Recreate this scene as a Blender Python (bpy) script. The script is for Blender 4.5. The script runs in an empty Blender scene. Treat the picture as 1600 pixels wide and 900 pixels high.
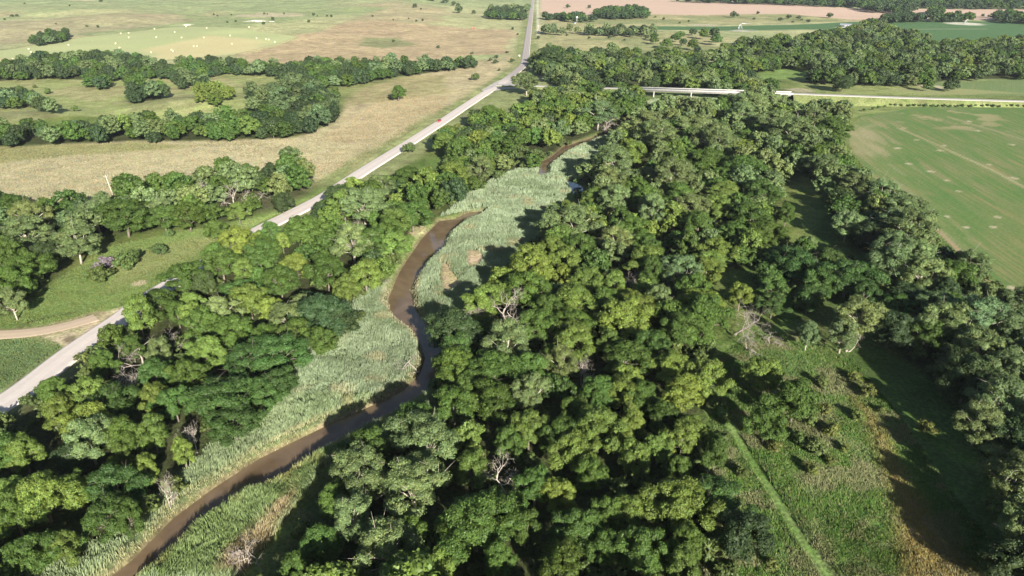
import bpy, math, random
import numpy as np

# ------------------------------------------------------------------ camera
F, CAMH, PITCH = 1100.0, 100.0, math.radians(25.0)
SC = bpy.context.scene
COL = SC.collection
cam_data = bpy.data.cameras.new("camera")
cam = bpy.data.objects.new("camera", cam_data)
COL.objects.link(cam)
cam_data.sensor_width = 36.0
cam_data.lens = F / 1600.0 * 36.0
cam_data.clip_start = 1.0
cam_data.clip_end = 30000.0
cam.location = (0, 0, CAMH)
cam.rotation_euler = (math.radians(90) - PITCH, 0, 0)
SC.camera = cam

# ------------------------------------------------------------------ light
SUN_EL, SUN_AZ = math.radians(21.0), math.radians(160.0)     # azimuth clockwise from +Y
world = bpy.data.worlds.new("World")
SC.world = world
world.use_nodes = True
wn, wl = world.node_tree.nodes, world.node_tree.links
wn.clear()
sky = wn.new("ShaderNodeTexSky")
sky.sky_type = 'NISHITA'
sky.sun_disc = False
sky.sun_elevation = SUN_EL
sky.sun_rotation = SUN_AZ
sky.altitude = 500
bg = wn.new("ShaderNodeBackground")
bg.inputs["Strength"].default_value = 0.05
wo = wn.new("ShaderNodeOutputWorld")
wl.new(sky.outputs[0], bg.inputs[0])
wl.new(bg.outputs[0], wo.inputs[0])
sun_d = bpy.data.lights.new("sun", 'SUN')
sun_d.energy = 5.0
sun_d.angle = math.radians(0.55)
sun_d.color = (1.0, 0.945, 0.85)
sun = bpy.data.objects.new("sun", sun_d)
COL.objects.link(sun)
from mathutils import Vector
to_sun = Vector((math.sin(SUN_AZ) * math.cos(SUN_EL), math.cos(SUN_AZ) * math.cos(SUN_EL), math.sin(SUN_EL)))
sun.rotation_euler = to_sun.to_track_quat('Z', 'Y').to_euler()
SC.view_settings.view_transform = 'Standard'
SC.view_settings.look = 'None'
SC.view_settings.gamma = 1.0
SC.view_settings.exposure = 1.55
SC.cycles.max_bounces = 6
SC.cycles.diffuse_bounces = 3
SC.cycles.transmission_bounces = 3
SC.cycles.volume_bounces = 0
SC.cycles.transparent_max_bounces = 6
SC.cycles.use_adaptive_sampling = True
SC.cycles.adaptive_threshold = 0.01
SC.cycles.use_denoising = True

# ------------------------------------------------------------------ helpers
CP, SP = math.cos(PITCH), math.sin(PITCH)
def P(px, py, z=0.0):
    """point of the place seen at photograph pixel (px, py), at height z"""
    xn, yn = (px - 800.0) / F, (450.0 - py) / F
    dy, dz = CP + yn * SP, -SP + yn * CP
    t = (z - CAMH) / dz
    return (xn * t, dy * t)
def depth_of(X, Y, z):
    return Y * CP - (z - CAMH) * SP
def proj(X, Y, z):
    d = Y * CP - (z - CAMH) * SP
    u = Y * SP + (z - CAMH) * CP
    return 800 + F * X / d, 450 - F * u / d
def poly(pts, z=0.0):
    return np.array([P(a, b, z) for a, b in pts])

def hash2(i, j, s):
    h = (i.astype(np.int64) * 374761393 + j.astype(np.int64) * 668265263 + s * 974634777) & 0xFFFFFFFF
    h = ((h ^ (h >> 13)) * 1274126177) & 0xFFFFFFFF
    h = (h ^ (h >> 16)) & 0xFFFFFFFF
    return h.astype(np.float64) / 4294967295.0
def vnoise(x, y, s=0):
    i, j = np.floor(x), np.floor(y)
    fx, fy = x - i, y - j
    fx, fy = fx * fx * (3 - 2 * fx), fy * fy * (3 - 2 * fy)
    i, j = i.astype(np.int64), j.astype(np.int64)
    a, b = hash2(i, j, s), hash2(i + 1, j, s)
    c, d = hash2(i, j + 1, s), hash2(i + 1, j + 1, s)
    return (a * (1 - fx) + b * fx) * (1 - fy) + (c * (1 - fx) + d * fx) * fy
def fbm(x, y, sc, s=0, o=4):
    r, a, t = 0, 0.5, 0
    for k in range(o):
        r = r + a * vnoise(x / sc + 17.3 * k, y / sc - 9.1 * k, s + k)
        t += a; a *= 0.5; sc *= 0.5
    return r / t
def sstep(a, b, x):
    t = np.clip((x - a) / (b - a), 0, 1)
    return t * t * (3 - 2 * t)
def sdf(pl, X, Y):
    """signed distance to polygon, negative inside"""
    d = np.full(X.shape, 1e9)
    ins = np.zeros(X.shape, bool)
    n = len(pl)
    for i in range(n):
        ax, ay = pl[i]; bx, by = pl[(i + 1) % n]
        ex, ey = bx - ax, by - ay
        wx, wy = X - ax, Y - ay
        t = np.clip((wx * ex + wy * ey) / (ex * ex + ey * ey + 1e-9), 0, 1)
        dd = (wx - ex * t) ** 2 + (wy - ey * t) ** 2
        d = np.minimum(d, dd)
        c = ((ay > Y) != (by > Y)) & (X < (bx - ax) * (Y - ay) / ((by - ay) if abs(by - ay) > 1e-9 else 1e-9) + ax)
        ins ^= c
    d = np.sqrt(d)
    return np.where(ins, -d, d)
def sdf_box(pl, X, Y, m):
    """same, only evaluated near the polygon"""
    lo, hi = pl.min(0) - m, pl.max(0) + m
    k = (X > lo[0]) & (X < hi[0]) & (Y > lo[1]) & (Y < hi[1])
    r = np.full(X.shape, 1e6)
    if k.any(): r[k] = sdf(pl, X[k], Y[k])
    return r
def line_dist(pts, X, Y, m=60):
    r = np.full(X.shape, 1e6)
    pts = np.asarray(pts)
    lo, hi = pts.min(0) - m, pts.max(0) + m
    k = (X > lo[0]) & (X < hi[0]) & (Y > lo[1]) & (Y < hi[1])
    if not k.any(): return r
    x, y = X[k], Y[k]
    d = np.full(x.shape, 1e9)
    for i in range(len(pts) - 1):
        ax, ay = pts[i][:2]; bx, by = pts[i + 1][:2]
        ex, ey = bx - ax, by - ay
        t = np.clip(((x - ax) * ex + (y - ay) * ey) / (ex * ex + ey * ey + 1e-9), 0, 1)
        d = np.minimum(d, (x - ax - ex * t) ** 2 + (y - ay - ey * t) ** 2)
    r[k] = np.sqrt(d)
    return r
def smooth_line(pts, n=12):
    pts = [np.array(p, float) for p in pts]
    out = []
    for i in range(len(pts) - 1):
        p0 = pts[max(i - 1, 0)]; p1 = pts[i]; p2 = pts[i + 1]; p3 = pts[min(i + 2, len(pts) - 1)]
        for k in range(n):
            t = k / n
            out.append(0.5 * ((2 * p1) + (-p0 + p2) * t + (2 * p0 - 5 * p1 + 4 * p2 - p3) * t * t + (-p0 + 3 * p1 - 3 * p2 + p3) * t ** 3))
    out.append(pts[-1])
    return np.array(out)

def mesh_np(name, V, faces, mat=None, cols=None, attr='lc', smooth=False):
    """V (n,3); faces: (m,3) or (m,4) int array or list of such arrays"""
    if not isinstance(faces, (list, tuple)): faces = [faces]
    faces = [np.asarray(f, np.int32) for f in faces if len(f)]
    me = bpy.data.meshes.new(name)
    V = np.ascontiguousarray(V, np.float32)
    me.vertices.add(len(V)); me.vertices.foreach_set("co", V.ravel())
    loops = np.concatenate([f.ravel() for f in faces])
    tot = np.concatenate([np.full(len(f), f.shape[1], np.int32) for f in faces])
    st = np.concatenate([[0], np.cumsum(tot)[:-1]]).astype(np.int32)
    me.loops.add(len(loops)); me.loops.foreach_set("vertex_index", loops)
    me.polygons.add(len(tot)); me.polygons.foreach_set("loop_start", st)
    try: me.polygons.foreach_set("loop_total", tot)
    except Exception: pass
    if smooth: me.polygons.foreach_set("use_smooth", np.ones(len(tot), bool))
    if cols is not None:
        a = me.attributes.new(attr, 'FLOAT_COLOR', 'POINT')
        c = np.ones((len(V), 4), np.float32); c[:, :3] = cols
        a.data.foreach_set("color", c.ravel())
    me.update(calc_edges=True)
    if mat: me.materials.append(mat)
    return me
def link(name, me, parent=None, loc=None):
    o = bpy.data.objects.new(name, me)
    COL.objects.link(o)
    if parent: o.parent = parent
    if loc is not None: o.location = loc
    return o
def tag(o, label=None, cat=None, group=None, kind=None):
    if label: o['label'] = label
    if cat: o['category'] = cat
    if group: o['group'] = group
    if kind: o['kind'] = kind
    return o

class MB:
    def __init__(s): s.V, s.F3, s.F4, s.n = [], [], [], 0
    def add(s, V, F):
        V = np.asarray(V, float); F = np.asarray(F, int)
        (s.F3 if F.shape[1] == 3 else s.F4).append(F + s.n)
        s.V.append(V); s.n += len(V)
    def box(s, c, d, rz=0.0, taper=1.0):
        x, y, z = d[0] / 2, d[1] / 2, d[2] / 2
        v = np.array([[-x, -y, -z], [x, -y, -z], [x, y, -z], [-x, y, -z], [-x * taper, -y * taper, z], [x * taper, -y * taper, z], [x * taper, y * taper, z], [-x * taper, y * taper, z]])
        ca, sa = math.cos(rz), math.sin(rz)
        v = np.stack([v[:, 0] * ca - v[:, 1] * sa + c[0], v[:, 0] * sa + v[:, 1] * ca + c[1], v[:, 2] + c[2]], 1)
        s.add(v, [[0, 3, 2, 1], [4, 5, 6, 7], [0, 1, 5, 4], [1, 2, 6, 5], [2, 3, 7, 6], [3, 0, 4, 7]])
    def tube(s, pts, rad, n=6, cap=True):
        pts = np.asarray(pts, float)
        m = len(pts)
        rings = []
        for i in range(m):
            d = pts[min(i + 1, m - 1)] - pts[max(i - 1, 0)]
            d = d / (np.linalg.norm(d) + 1e-9)
            a = np.cross(d, [0.31, 0.87, 0.38] if abs(d[2]) > 0.5 else [0, 0, 1.0]); a /= np.linalg.norm(a) + 1e-9
            b = np.cross(d, a)
            th = np.arange(n) * 2 * math.pi / n
            rings.append(pts[i] + rad[i] * (np.cos(th)[:, None] * a + np.sin(th)[:, None] * b))
        V = np.concatenate(rings)
        Fq = []
        for i in range(m - 1):
            for k in range(n):
                k2 = (k + 1) % n
                Fq.append([i * n + k, i * n + k2, (i + 1) * n + k2, (i + 1) * n + k])
        s.add(V, Fq)
        if cap:
            for base in (pts[-1], pts[0]):
                s.V.append(base[None]); s.n += 1
            # caps: fans
            top, bot = s.n - 2, s.n - 1
            v0 = top - len(V)
            s.F3.append(np.array([[v0 + (m - 1) * n + k, v0 + (m - 1) * n + (k + 1) % n, top] for k in range(n)]))
            s.F3.append(np.array([[v0 + (k + 1) % n, v0 + k, bot] for k in range(n)]))
    def mesh(s, name, mat, smooth=False):
        fs = []
        if s.F3: fs.append(np.concatenate(s.F3))
        if s.F4: fs.append(np.concatenate(s.F4))
        return mesh_np(name, np.concatenate(s.V), fs, mat, smooth=smooth)
    def build(s, name, mat, parent=None, smooth=False):
        return link(name, s.mesh(name, mat, smooth), parent)

# ------------------------------------------------------------------ materials
def new_mat(name):
    m = bpy.data.materials.new(name); m.use_nodes = True
    m.node_tree.nodes.clear()
    return m, m.node_tree.nodes, m.node_tree.links
def mat_plain(name, rgb, rough=0.7, metal=0.0, var=0.15, scale=2.0, bump=0.0):
    m, n, l = new_mat(name)
    o = n.new("ShaderNodeOutputMaterial"); b = n.new("ShaderNodeBsdfPrincipled")
    b.inputs["Roughness"].default_value = rough; b.inputs["Metallic"].default_value = metal
    g = n.new("ShaderNodeNewGeometry"); t = n.new("ShaderNodeTexNoise")
    t.inputs["Scale"].default_value = scale; t.inputs["Detail"].default_value = 4
    l.new(g.outputs["Position"], t.inputs["Vector"])
    r = n.new("ShaderNodeValToRGB")
    r.color_ramp.elements[0].position = 0.3; r.color_ramp.elements[1].position = 0.7
    r.color_ramp.elements[0].color = [c * (1 - var) for c in rgb] + [1]
    r.color_ramp.elements[1].color = [min(1, c * (1 + var)) for c in rgb] + [1]
    l.new(t.outputs["Fac"], r.inputs[0]); l.new(r.outputs[0], b.inputs["Base Color"])
    if bump:
        bp = n.new("ShaderNodeBump"); bp.inputs["Strength"].default_value = bump
        l.new(t.outputs["Fac"], bp.inputs["Height"]); l.new(bp.outputs[0], b.inputs["Normal"])
    l.new(b.outputs[0], o.inputs[0])
    return m
def mat_leaf(name, trans=0.22, rough=0.55, spec=0.25):
    """colour of each leaf = its mesh attribute x the colour carried by the tree"""
    m, n, l = new_mat(name)
    o = n.new("ShaderNodeOutputMaterial"); b = n.new("ShaderNodeBsdfPrincipled")
    b.inputs["Roughness"].default_value = rough
    b.inputs["Specular IOR Level"].default_value = spec
    tr = n.new("ShaderNodeBsdfTranslucent"); mx = n.new("ShaderNodeMixShader"); mx.inputs[0].default_value = trans
    a = n.new("ShaderNodeAttribute"); a.attribute_name = 'lc'
    oi = n.new("ShaderNodeObjectInfo")
    mu = n.new("ShaderNodeMix"); mu.data_type = 'RGBA'; mu.blend_type = 'MULTIPLY'; mu.inputs[0].default_value = 1.0
    l.new(a.outputs["Color"], mu.inputs[6]); l.new(oi.outputs["Color"], mu.inputs[7])
    l.new(mu.outputs[2], b.inputs["Base Color"])
    hs = n.new("ShaderNodeMix"); hs.data_type = 'RGBA'; hs.blend_type = 'MULTIPLY'; hs.inputs[0].default_value = 1.0
    hs.inputs[7].default_value = (1.25, 1.35, 0.6, 1)
    l.new(mu.outputs[2], hs.inputs[6]); l.new(hs.outputs[2], tr.inputs["Color"])
    l.new(b.outputs[0], mx.inputs[1]); l.new(tr.outputs[0], mx.inputs[2]); l.new(mx.outputs[0], o.inputs[0])
    return m
def mat_ground(name, sc1=0.9, sc2=9.0, sc3=45.0, amt=0.55, bump=0.35):
    m, n, l = new_mat(name)
    o = n.new("ShaderNodeOutputMaterial"); b = n.new("ShaderNodeBsdfPrincipled")
    b.inputs["Roughness"].default_value = 0.95; b.inputs["Specular IOR Level"].default_value = 0.05
    a = n.new("ShaderNodeAttribute"); a.attribute_name = 'lc'
    g = n.new("ShaderNodeNewGeometry")
    prev = None; h = None
    for k, (s_, w, dist) in enumerate(((sc1, amt, 0.3), (sc2, amt * 0.6, 0.6), (sc3, amt * 0.5, 0.8))):
        t = n.new("ShaderNodeTexNoise"); t.inputs["Scale"].default_value = 1.0 / s_
        t.inputs["Detail"].default_value = 6; t.inputs["Roughness"].default_value = 0.65
        t.inputs["Distortion"].default_value = dist
        l.new(g.outputs["Position"], t.inputs["Vector"])
        mr = n.new("ShaderNodeMapRange")
        mr.inputs[1].default_value = 0.3; mr.inputs[2].default_value = 0.7
        mr.inputs[3].default_value = 1 - w; mr.inputs[4].default_value = 1 + w * 0.8
        l.new(t.outputs["Fac"], mr.inputs[0])
        if h is None: h = t
        if prev is None: prev = mr.outputs[0]
        else:
            mm = n.new("ShaderNodeMath"); mm.operation = 'MULTIPLY'
            l.new(prev, mm.inputs[0]); l.new(mr.outputs[0], mm.inputs[1]); prev = mm.outputs[0]
    vm = n.new("ShaderNodeVectorMath"); vm.operation = 'SCALE'
    l.new(a.outputs["Color"], vm.inputs[0]); l.new(prev, vm.inputs["Scale"])
    # green / straw shift in patches
    t2 = n.new("ShaderNodeTexNoise"); t2.inputs["Scale"].default_value = 0.22; t2.inputs["Detail"].default_value = 7; t2.inputs["Roughness"].default_value = 0.7
    l.new(g.outputs["Position"], t2.inputs["Vector"])
    mr2 = n.new("ShaderNodeMapRange"); mr2.inputs[1].default_value = 0.4; mr2.inputs[2].default_value = 0.62
    l.new(t2.outputs["Fac"], mr2.inputs[0])
    mx = n.new("ShaderNodeMix"); mx.data_type = 'RGBA'; mx.blend_type = 'MULTIPLY'
    mx.inputs[7].default_value = (0.80, 0.98, 0.72, 1)
    l.new(mr2.outputs[0], mx.inputs[0]); l.new(vm.outputs[0], mx.inputs[6])
    l.new(mx.outputs[2], b.inputs["Base Color"])
    bp = n.new("ShaderNodeBump"); bp.inputs["Strength"].default_value = bump; bp.inputs["Distance"].default_value = 0.6
    l.new(h.outputs["Fac"], bp.inputs["Height"]); l.new(bp.outputs[0], b.inputs["Normal"])
    l.new(b.outputs[0], o.inputs[0])
    return m
def mat_crop(name, ang, row=2.4, soil=(0.27, 0.19, 0.10), amt=0.55, tram=18.0):
    """sown rows: leaf colour from the mesh, soil showing between and in worn strips; ang = row direction"""
    m, n, l = new_mat(name)
    o = n.new("ShaderNodeOutputMaterial"); b = n.new("ShaderNodeBsdfPrincipled")
    b.inputs["Roughness"].default_value = 0.9; b.inputs["Specular IOR Level"].default_value = 0.08
    a = n.new("ShaderNodeAttribute"); a.attribute_name = 'lc'
    g = n.new("ShaderNodeNewGeometry")
    mp = n.new("ShaderNodeMapping"); mp.inputs["Rotation"].default_value = (0, 0, -ang)
    l.new(g.outputs["Position"], mp.inputs["Vector"])
    # after mapping x runs along the rows, y across
    def noise(sx, sy, det=4, rough=0.6):
        q = n.new("ShaderNodeMapping"); q.inputs["Scale"].default_value = (sx, sy, 1)
        l.new(mp.outputs[0], q.inputs["Vector"])
        t = n.new("ShaderNodeTexNoise"); t.inputs["Scale"].default_value = 1; t.inputs["Detail"].default_value = det; t.inputs["Roughness"].default_value = rough
        l.new(q.outputs[0], t.inputs["Vector"]); return t
    w = n.new("ShaderNodeTexWave"); w.wave_type = 'BANDS'; w.bands_direction = 'Y'
    w.inputs["Scale"].default_value = 0.314 / row * 2; w.inputs["Distortion"].default_value = 1.2; w.inputs["Detail"].default_value = 3
    w.inputs["Detail Scale"].default_value = 0.6
    l.new(mp.outputs[0], w.inputs["Vector"])
    t1 = noise(0.014, 0.55, 7, 0.72); t2 = noise(0.05, 0.12, 6); t3 = noise(0.8, 0.8, 3)
    def mr(src, a0, a1, b0, b1):
        q = n.new("ShaderNodeMapRange"); q.inputs[1].default_value = a0; q.inputs[2].default_value = a1; q.inputs[3].default_value = b0; q.inputs[4].default_value = b1
        l.new(src, q.inputs[0]); return q.outputs[0]
    def mth(op, x, y):
        q = n.new("ShaderNodeMath"); q.operation = op; q.use_clamp = True
        for i, v in enumerate((x, y)):
            if isinstance(v, (int, float)): q.inputs[i].default_value = v
            else: l.new(v, q.inputs[i])
        return q.outputs[0]
    rows = mr(w.outputs["Fac"], 0.55, 1.0, 0, 1)
    streak = mr(t1.outputs["Fac"], 0.47, 0.60, 0, 1)
    patch = mr(t2.outputs["Fac"], 0.38, 0.62, 0.25, 1)
    fac = mth('MULTIPLY', mth('ADD', mth('MULTIPLY', rows, 0.40), mth('MULTIPLY', streak, 0.9)), patch)
    fac = mth('MULTIPLY', fac, amt)
    sp = mr(t3.outputs["Fac"], 0.3, 0.7, 0.78, 1.2)
    vm = n.new("ShaderNodeVectorMath"); vm.operation = 'SCALE'
    l.new(a.outputs["Color"], vm.inputs[0]); l.new(sp, vm.inputs["Scale"])
    mx = n.new("ShaderNodeMix"); mx.data_type = 'RGBA'; mx.inputs[7].default_value = (*soil, 1)
    l.new(fac, mx.inputs[0]); l.new(vm.outputs[0], mx.inputs[6])
    l.new(mx.outputs[2], b.inputs["Base Color"]); l.new(b.outputs[0], o.inputs[0])
    return m
def mat_water():
    m, n, l = new_mat("river_water")
    o = n.new("ShaderNodeOutputMaterial"); b = n.new("ShaderNodeBsdfPrincipled")
    g = n.new("ShaderNodeNewGeometry")
    t = n.new("ShaderNodeTexNoise"); t.inputs["Scale"].default_value = 0.09; t.inputs["Detail"].default_value = 5; t.inputs["Distortion"].default_value = 1.5
    l.new(g.outputs["Position"], t.inputs["Vector"])
    r = n.new("ShaderNodeValToRGB")
    r.color_ramp.elements[0].position = 0.3; r.color_ramp.elements[1].position = 0.7
    r.color_ramp.elements[0].color = (0.092, 0.062, 0.036, 1); r.color_ramp.elements[1].color = (0.145, 0.102, 0.062, 1)
    l.new(t.outputs["Fac"], r.inputs[0]); l.new(r.outputs[0], b.inputs["Base Color"])
    b.inputs["Roughness"].default_value = 0.09; b.inputs["IOR"].default_value = 1.33
    t2 = n.new("ShaderNodeTexNoise"); t2.inputs["Scale"].default_value = 1.1; t2.inputs["Detail"].default_value = 3
    l.new(g.outputs["Position"], t2.inputs["Vector"])
    bp = n.new("ShaderNodeBump"); bp.inputs["Strength"].default_value = 0.06; bp.inputs["Distance"].default_value = 0.2
    l.new(t2.outputs["Fac"], bp.inputs["Height"]); l.new(bp.outputs[0], b.inputs["Normal"])
    l.new(b.outputs[0], o.inputs[0])
    return m
def mat_road(name, base, dark):
    """worn surface, uv.x across (-1..1), uv.y metres along"""
    m, n, l = new_mat(name)
    o = n.new("ShaderNodeOutputMaterial"); b = n.new("ShaderNodeBsdfPrincipled")
    b.inputs["Roughness"].default_value = 0.9; b.inputs["Specular IOR Level"].default_value = 0.15
    a = n.new("ShaderNodeAttribute"); a.attribute_name = 'lc'
    sx = n.new("ShaderNodeSeparateColor"); l.new(a.outputs["Color"], sx.inputs[0])
    g = n.new("ShaderNodeNewGeometry")
    t = n.new("ShaderNodeTexNoise"); t.inputs["Scale"].default_value = 0.5; t.inputs["Detail"].default_value = 8; t.inputs["Roughness"].default_value = 0.7
    l.new(g.outputs["Position"], t.inputs["Vector"])
    cr = n.new("ShaderNodeValToRGB"); e = cr.color_ramp.elements
    e[0].position = 0.0; e[0].color = (*base, 1); e[1].position = 1.0; e[1].color = (*dark, 1)
    mm = n.new("ShaderNodeMath"); mm.operation = 'MULTIPLY_ADD'; mm.inputs[1].default_value = 0.5; mm.inputs[2].default_value = -0.22
    l.new(t.outputs["Fac"], mm.inputs[0])
    ad = n.new("ShaderNodeMath"); ad.operation = 'ADD'; ad.use_clamp = True
    l.new(mm.outputs[0], ad.inputs[0]); l.new(sx.outputs[0], ad.inputs[1])
    l.new(ad.outputs[0], cr.inputs[0]); l.new(cr.outputs[0], b.inputs["Base Color"]); l.new(b.outputs[0], o.inputs[0])
    return m

M_LEAF = mat_leaf("leaves")
M_REED = mat_leaf("reed_blades", trans=0.2, rough=0.5, spec=0.3)
M_GRASS = mat_leaf("grass_blades", trans=0.2, rough=0.7, spec=0.1)
M_BARK = mat_plain("grey_bark", (0.15, 0.125, 0.095), 0.9, var=0.3, scale=3, bump=0.3)
M_PALEBARK = mat_plain("pale_bark", (0.34, 0.30, 0.24), 0.9, var=0.25, scale=3, bump=0.3)
M_DEAD = mat_plain("bleached_wood", (0.33, 0.29, 0.24), 0.85, var=0.3, scale=3)
M_DEADGREY = mat_plain("grey_twigs", (0.26, 0.22, 0.19), 0.9, var=0.3, scale=3)
M_GROUND = mat_ground("grassland")
M_WATER = mat_water()
M_CONC = mat_plain("weathered_concrete", (0.34, 0.33, 0.305), 0.85, var=0.12, scale=0.7)
M_SAND = mat_ground("sand", amt=0.2)

# ------------------------------------------------------------------ the layout, read off the photograph
ROAD_PX = [(-150, 725), (-60, 668), (33, 610), (115, 547), (190, 496), (235, 463), (320, 413), (403, 361), (502, 310), (541, 285), (640, 222), (694, 188), (735, 160), (778, 133), (800, 117), (817, 102), (820.5, 92), (822.5, 78), (825, 58), (828.5, 31), (831, 12), (833, -2)]
ROAD = smooth_line([P(*p) for p in ROAD_PX], 10)
DIRT_PX = [(-60, 521), (0, 522), (60, 517), (110, 507), (150, 495)]
DIRT = smooth_line([P(*p) for p in DIRT_PX], 10)
RIV = [(120, 925), (158, 900), (200, 868), (268, 800), (330, 755), (400, 710), (455, 683), (520, 652), (590, 622), (637, 596), (655, 575), (662, 555), (655, 530), (640, 508), (616, 492), (606, 478), (605, 460), (611, 445), (622, 420), (633, 403), (657, 369), (685, 341), (709, 338), (733, 327), (760, 325),
       (754, 332), (723, 346), (703, 362), (692, 386), (672, 403), (654, 427), (643, 450), (650, 479), (672, 507), (690, 530), (700, 560), (694, 580), (672, 606), (610, 643), (550, 674), (492, 706), (442, 736), (380, 766), (318, 802), (258, 856), (205, 902), (180, 925)]
RIV2 = [(841, 272), (842, 251), (862, 241), (880, 226), (916, 215), (940, 206), (965, 196), (985, 180), (995, 182), (975, 200), (957, 207), (921, 220), (897, 230), (880, 240), (857, 257), (857, 272)]
POOL = [(886, 278), (898, 280), (910, 290), (913, 306), (902, 306), (893, 296)]
W_RIV, W_RIV2, W_POOL = poly(RIV), poly(RIV2), poly(POOL)
REEDS = [
    [(40, 905), (130, 862), (200, 825), (245, 780), (300, 735), (330, 700), (380, 675), (420, 645), (455, 610), (475, 570), (480, 545), (515, 520), (550, 495), (558, 465), (585, 445), (611, 445), (616, 492), (640, 508), (662, 545), (655, 575), (637, 596), (590, 622), (520, 652), (455, 683), (400, 710), (330, 755), (268, 800), (200, 868), (158, 905)],
    [(205, 902), (258, 856), (318, 802), (380, 766), (442, 736), (480, 718), (520, 700), (490, 745), (455, 790), (410, 850), (370, 905)],
    [(760, 328), (800, 321), (850, 317), (870, 330), (850, 370), (820, 400), (790, 430), (740, 460), (710, 495), (672, 507), (650, 479), (643, 450), (654, 427), (672, 403), (692, 386), (703, 362), (723, 346)],
    [(690, 338), (720, 318), (750, 292), (790, 274), (842, 257), (841, 270), (857, 270), (857, 257), (880, 240), (921, 220), (960, 205), (985, 202), (965, 235), (925, 262), (905, 282), (890, 300), (875, 316), (800, 321), (757, 326), (733, 327)],
    [(1010, 160), (1060, 152), (1130, 156), (1100, 168), (1030, 172)],
    [(660, 612), (672, 606), (694, 580), (720, 575), (700, 620), (640, 660), (560, 700), (500, 730), (492, 706), (550, 674), (610, 643)],
]
W_REEDS = [poly(p) for p in REEDS]
CROP = [(1322, 205), (1345, 182), (1420, 168), (1500, 161), (1660, 160), (2100, 185), (2300, 520), (1900, 640), (1600, 474), (1549, 448), (1515, 412), (1480, 379), (1437, 342), (1394, 307), (1360, 275), (1332, 240)]
HAY = [(-120, 100), (0, 80), (100, 68), (207, 57), (286, 48.5), (360, 55), (468, 67), (430, 77), (368, 88), (300, 93), (224, 97), (150, 104), (0, 104), (-120, 110)]
FAR_CROP = [(1330, 34), (1420, 33), (1600, 34), (1800, 37), (1800, 75), (1600, 68), (1480, 66), (1400, 55), (1320, 46), (1150, 48), (1000, 46), (980, 41), (1120, 41), (1240, 39)]
PINK = [(845, -4), (1020, -4), (1060, 2), (1240, 8), (1330, 13), (1430, 14), (1800, 16), (1800, 33), (1600, 32), (1500, 31), (1330, 30), (1260, 24), (1230, 21), (1100, 23), (1000, 22), (930, 22), (846, 24)]
STRIP = [(1385, 140), (1480, 128), (1600, 124), (1760, 122), (1760, 150), (1600, 150), (1450, 147)]
W_CROP, W_HAY, W_FAR, W_PINK, W_STRIP = poly(CROP), poly(HAY), poly(FAR_CROP), poly(PINK), poly(STRIP)
# bridge and cross road (heights in metres)
BR0, BR1 = P(985, 138.0, 6.0), P(1238, 145.9, 6.0)
br_dir = np.array(BR1) - np.array(BR0); br_len = np.linalg.norm(br_dir); br_dir /= br_len
XR_E = [(*BR1, 6.0), (*P(1285, 147.8, 5.8), 5.8), (*P(1330, 149.4, 5.3), 5.3), (*P(1400, 152.0, 4.6), 4.6), (*P(1480, 154.5, 3.8), 3.8), (*P(1600, 158, 3.0), 3.0), (*P(1800, 164, 2.5), 2.5), (*P(2200, 178, 2.0), 2.0)]
XR_W = [(*BR0, 6.0), (*P(930, 137, 3.6), 3.6), (*P(880, 136, 1.8), 1.8), (*P(830, 133.5, 1.2), 1.2), (*P(800, 132.5, 1.2), 1.2), (*P(776, 133, 0.5), 0.5)]

TRACK = smooth_line([P(*p) for p in [(1118, 560), (1128, 640), (1140, 662), (1170, 712), (1205, 765), (1245, 830), (1290, 893), (1330, 950)]], 8)

def sd_river(X, Y):
    return np.minimum(np.minimum(sdf_box(W_RIV, X, Y, 12), sdf_box(W_RIV2, X, Y, 12)), sdf_box(W_POOL, X, Y, 8))
MOUNDS = [(*P(285, 172), 26, 5.0), (*P(60, 190), 30, 5.0), (*P(330, 160), 40, 3.0)]
def height(X, Y):
    X = np.asarray(X, float); Y = np.asarray(Y, float)
    h = (fbm(X, Y, 60, 5, 3) - 0.5) * 0.8
    far = sstep(650, 1300, Y) * sstep(60, -250, X)
    h = h + far * ((fbm(X, Y, 330, 11, 4) - 0.35) * 34)
    h = h + sstep(700, 1500, Y) * sstep(-100, 300, X) * (fbm(X, Y, 300, 13, 3) - 0.5) * 6
    for mx, my, r, a in MOUNDS:
        h = h + a * np.exp(-(((X - mx) / (r * 1.4)) ** 2 + ((Y - my) / r) ** 2))
    return h
def height_carved(X, Y):
    h = height(X, Y)
    h = h - 2.6 * sstep(1.4, -2.0, sd_river(X, Y))
    # keep the ground below the roadway
    d = line_dist(ROAD, X, Y, 30)
    h = h - 0.35 * sstep(8, 4.5, d)
    return h

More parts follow.
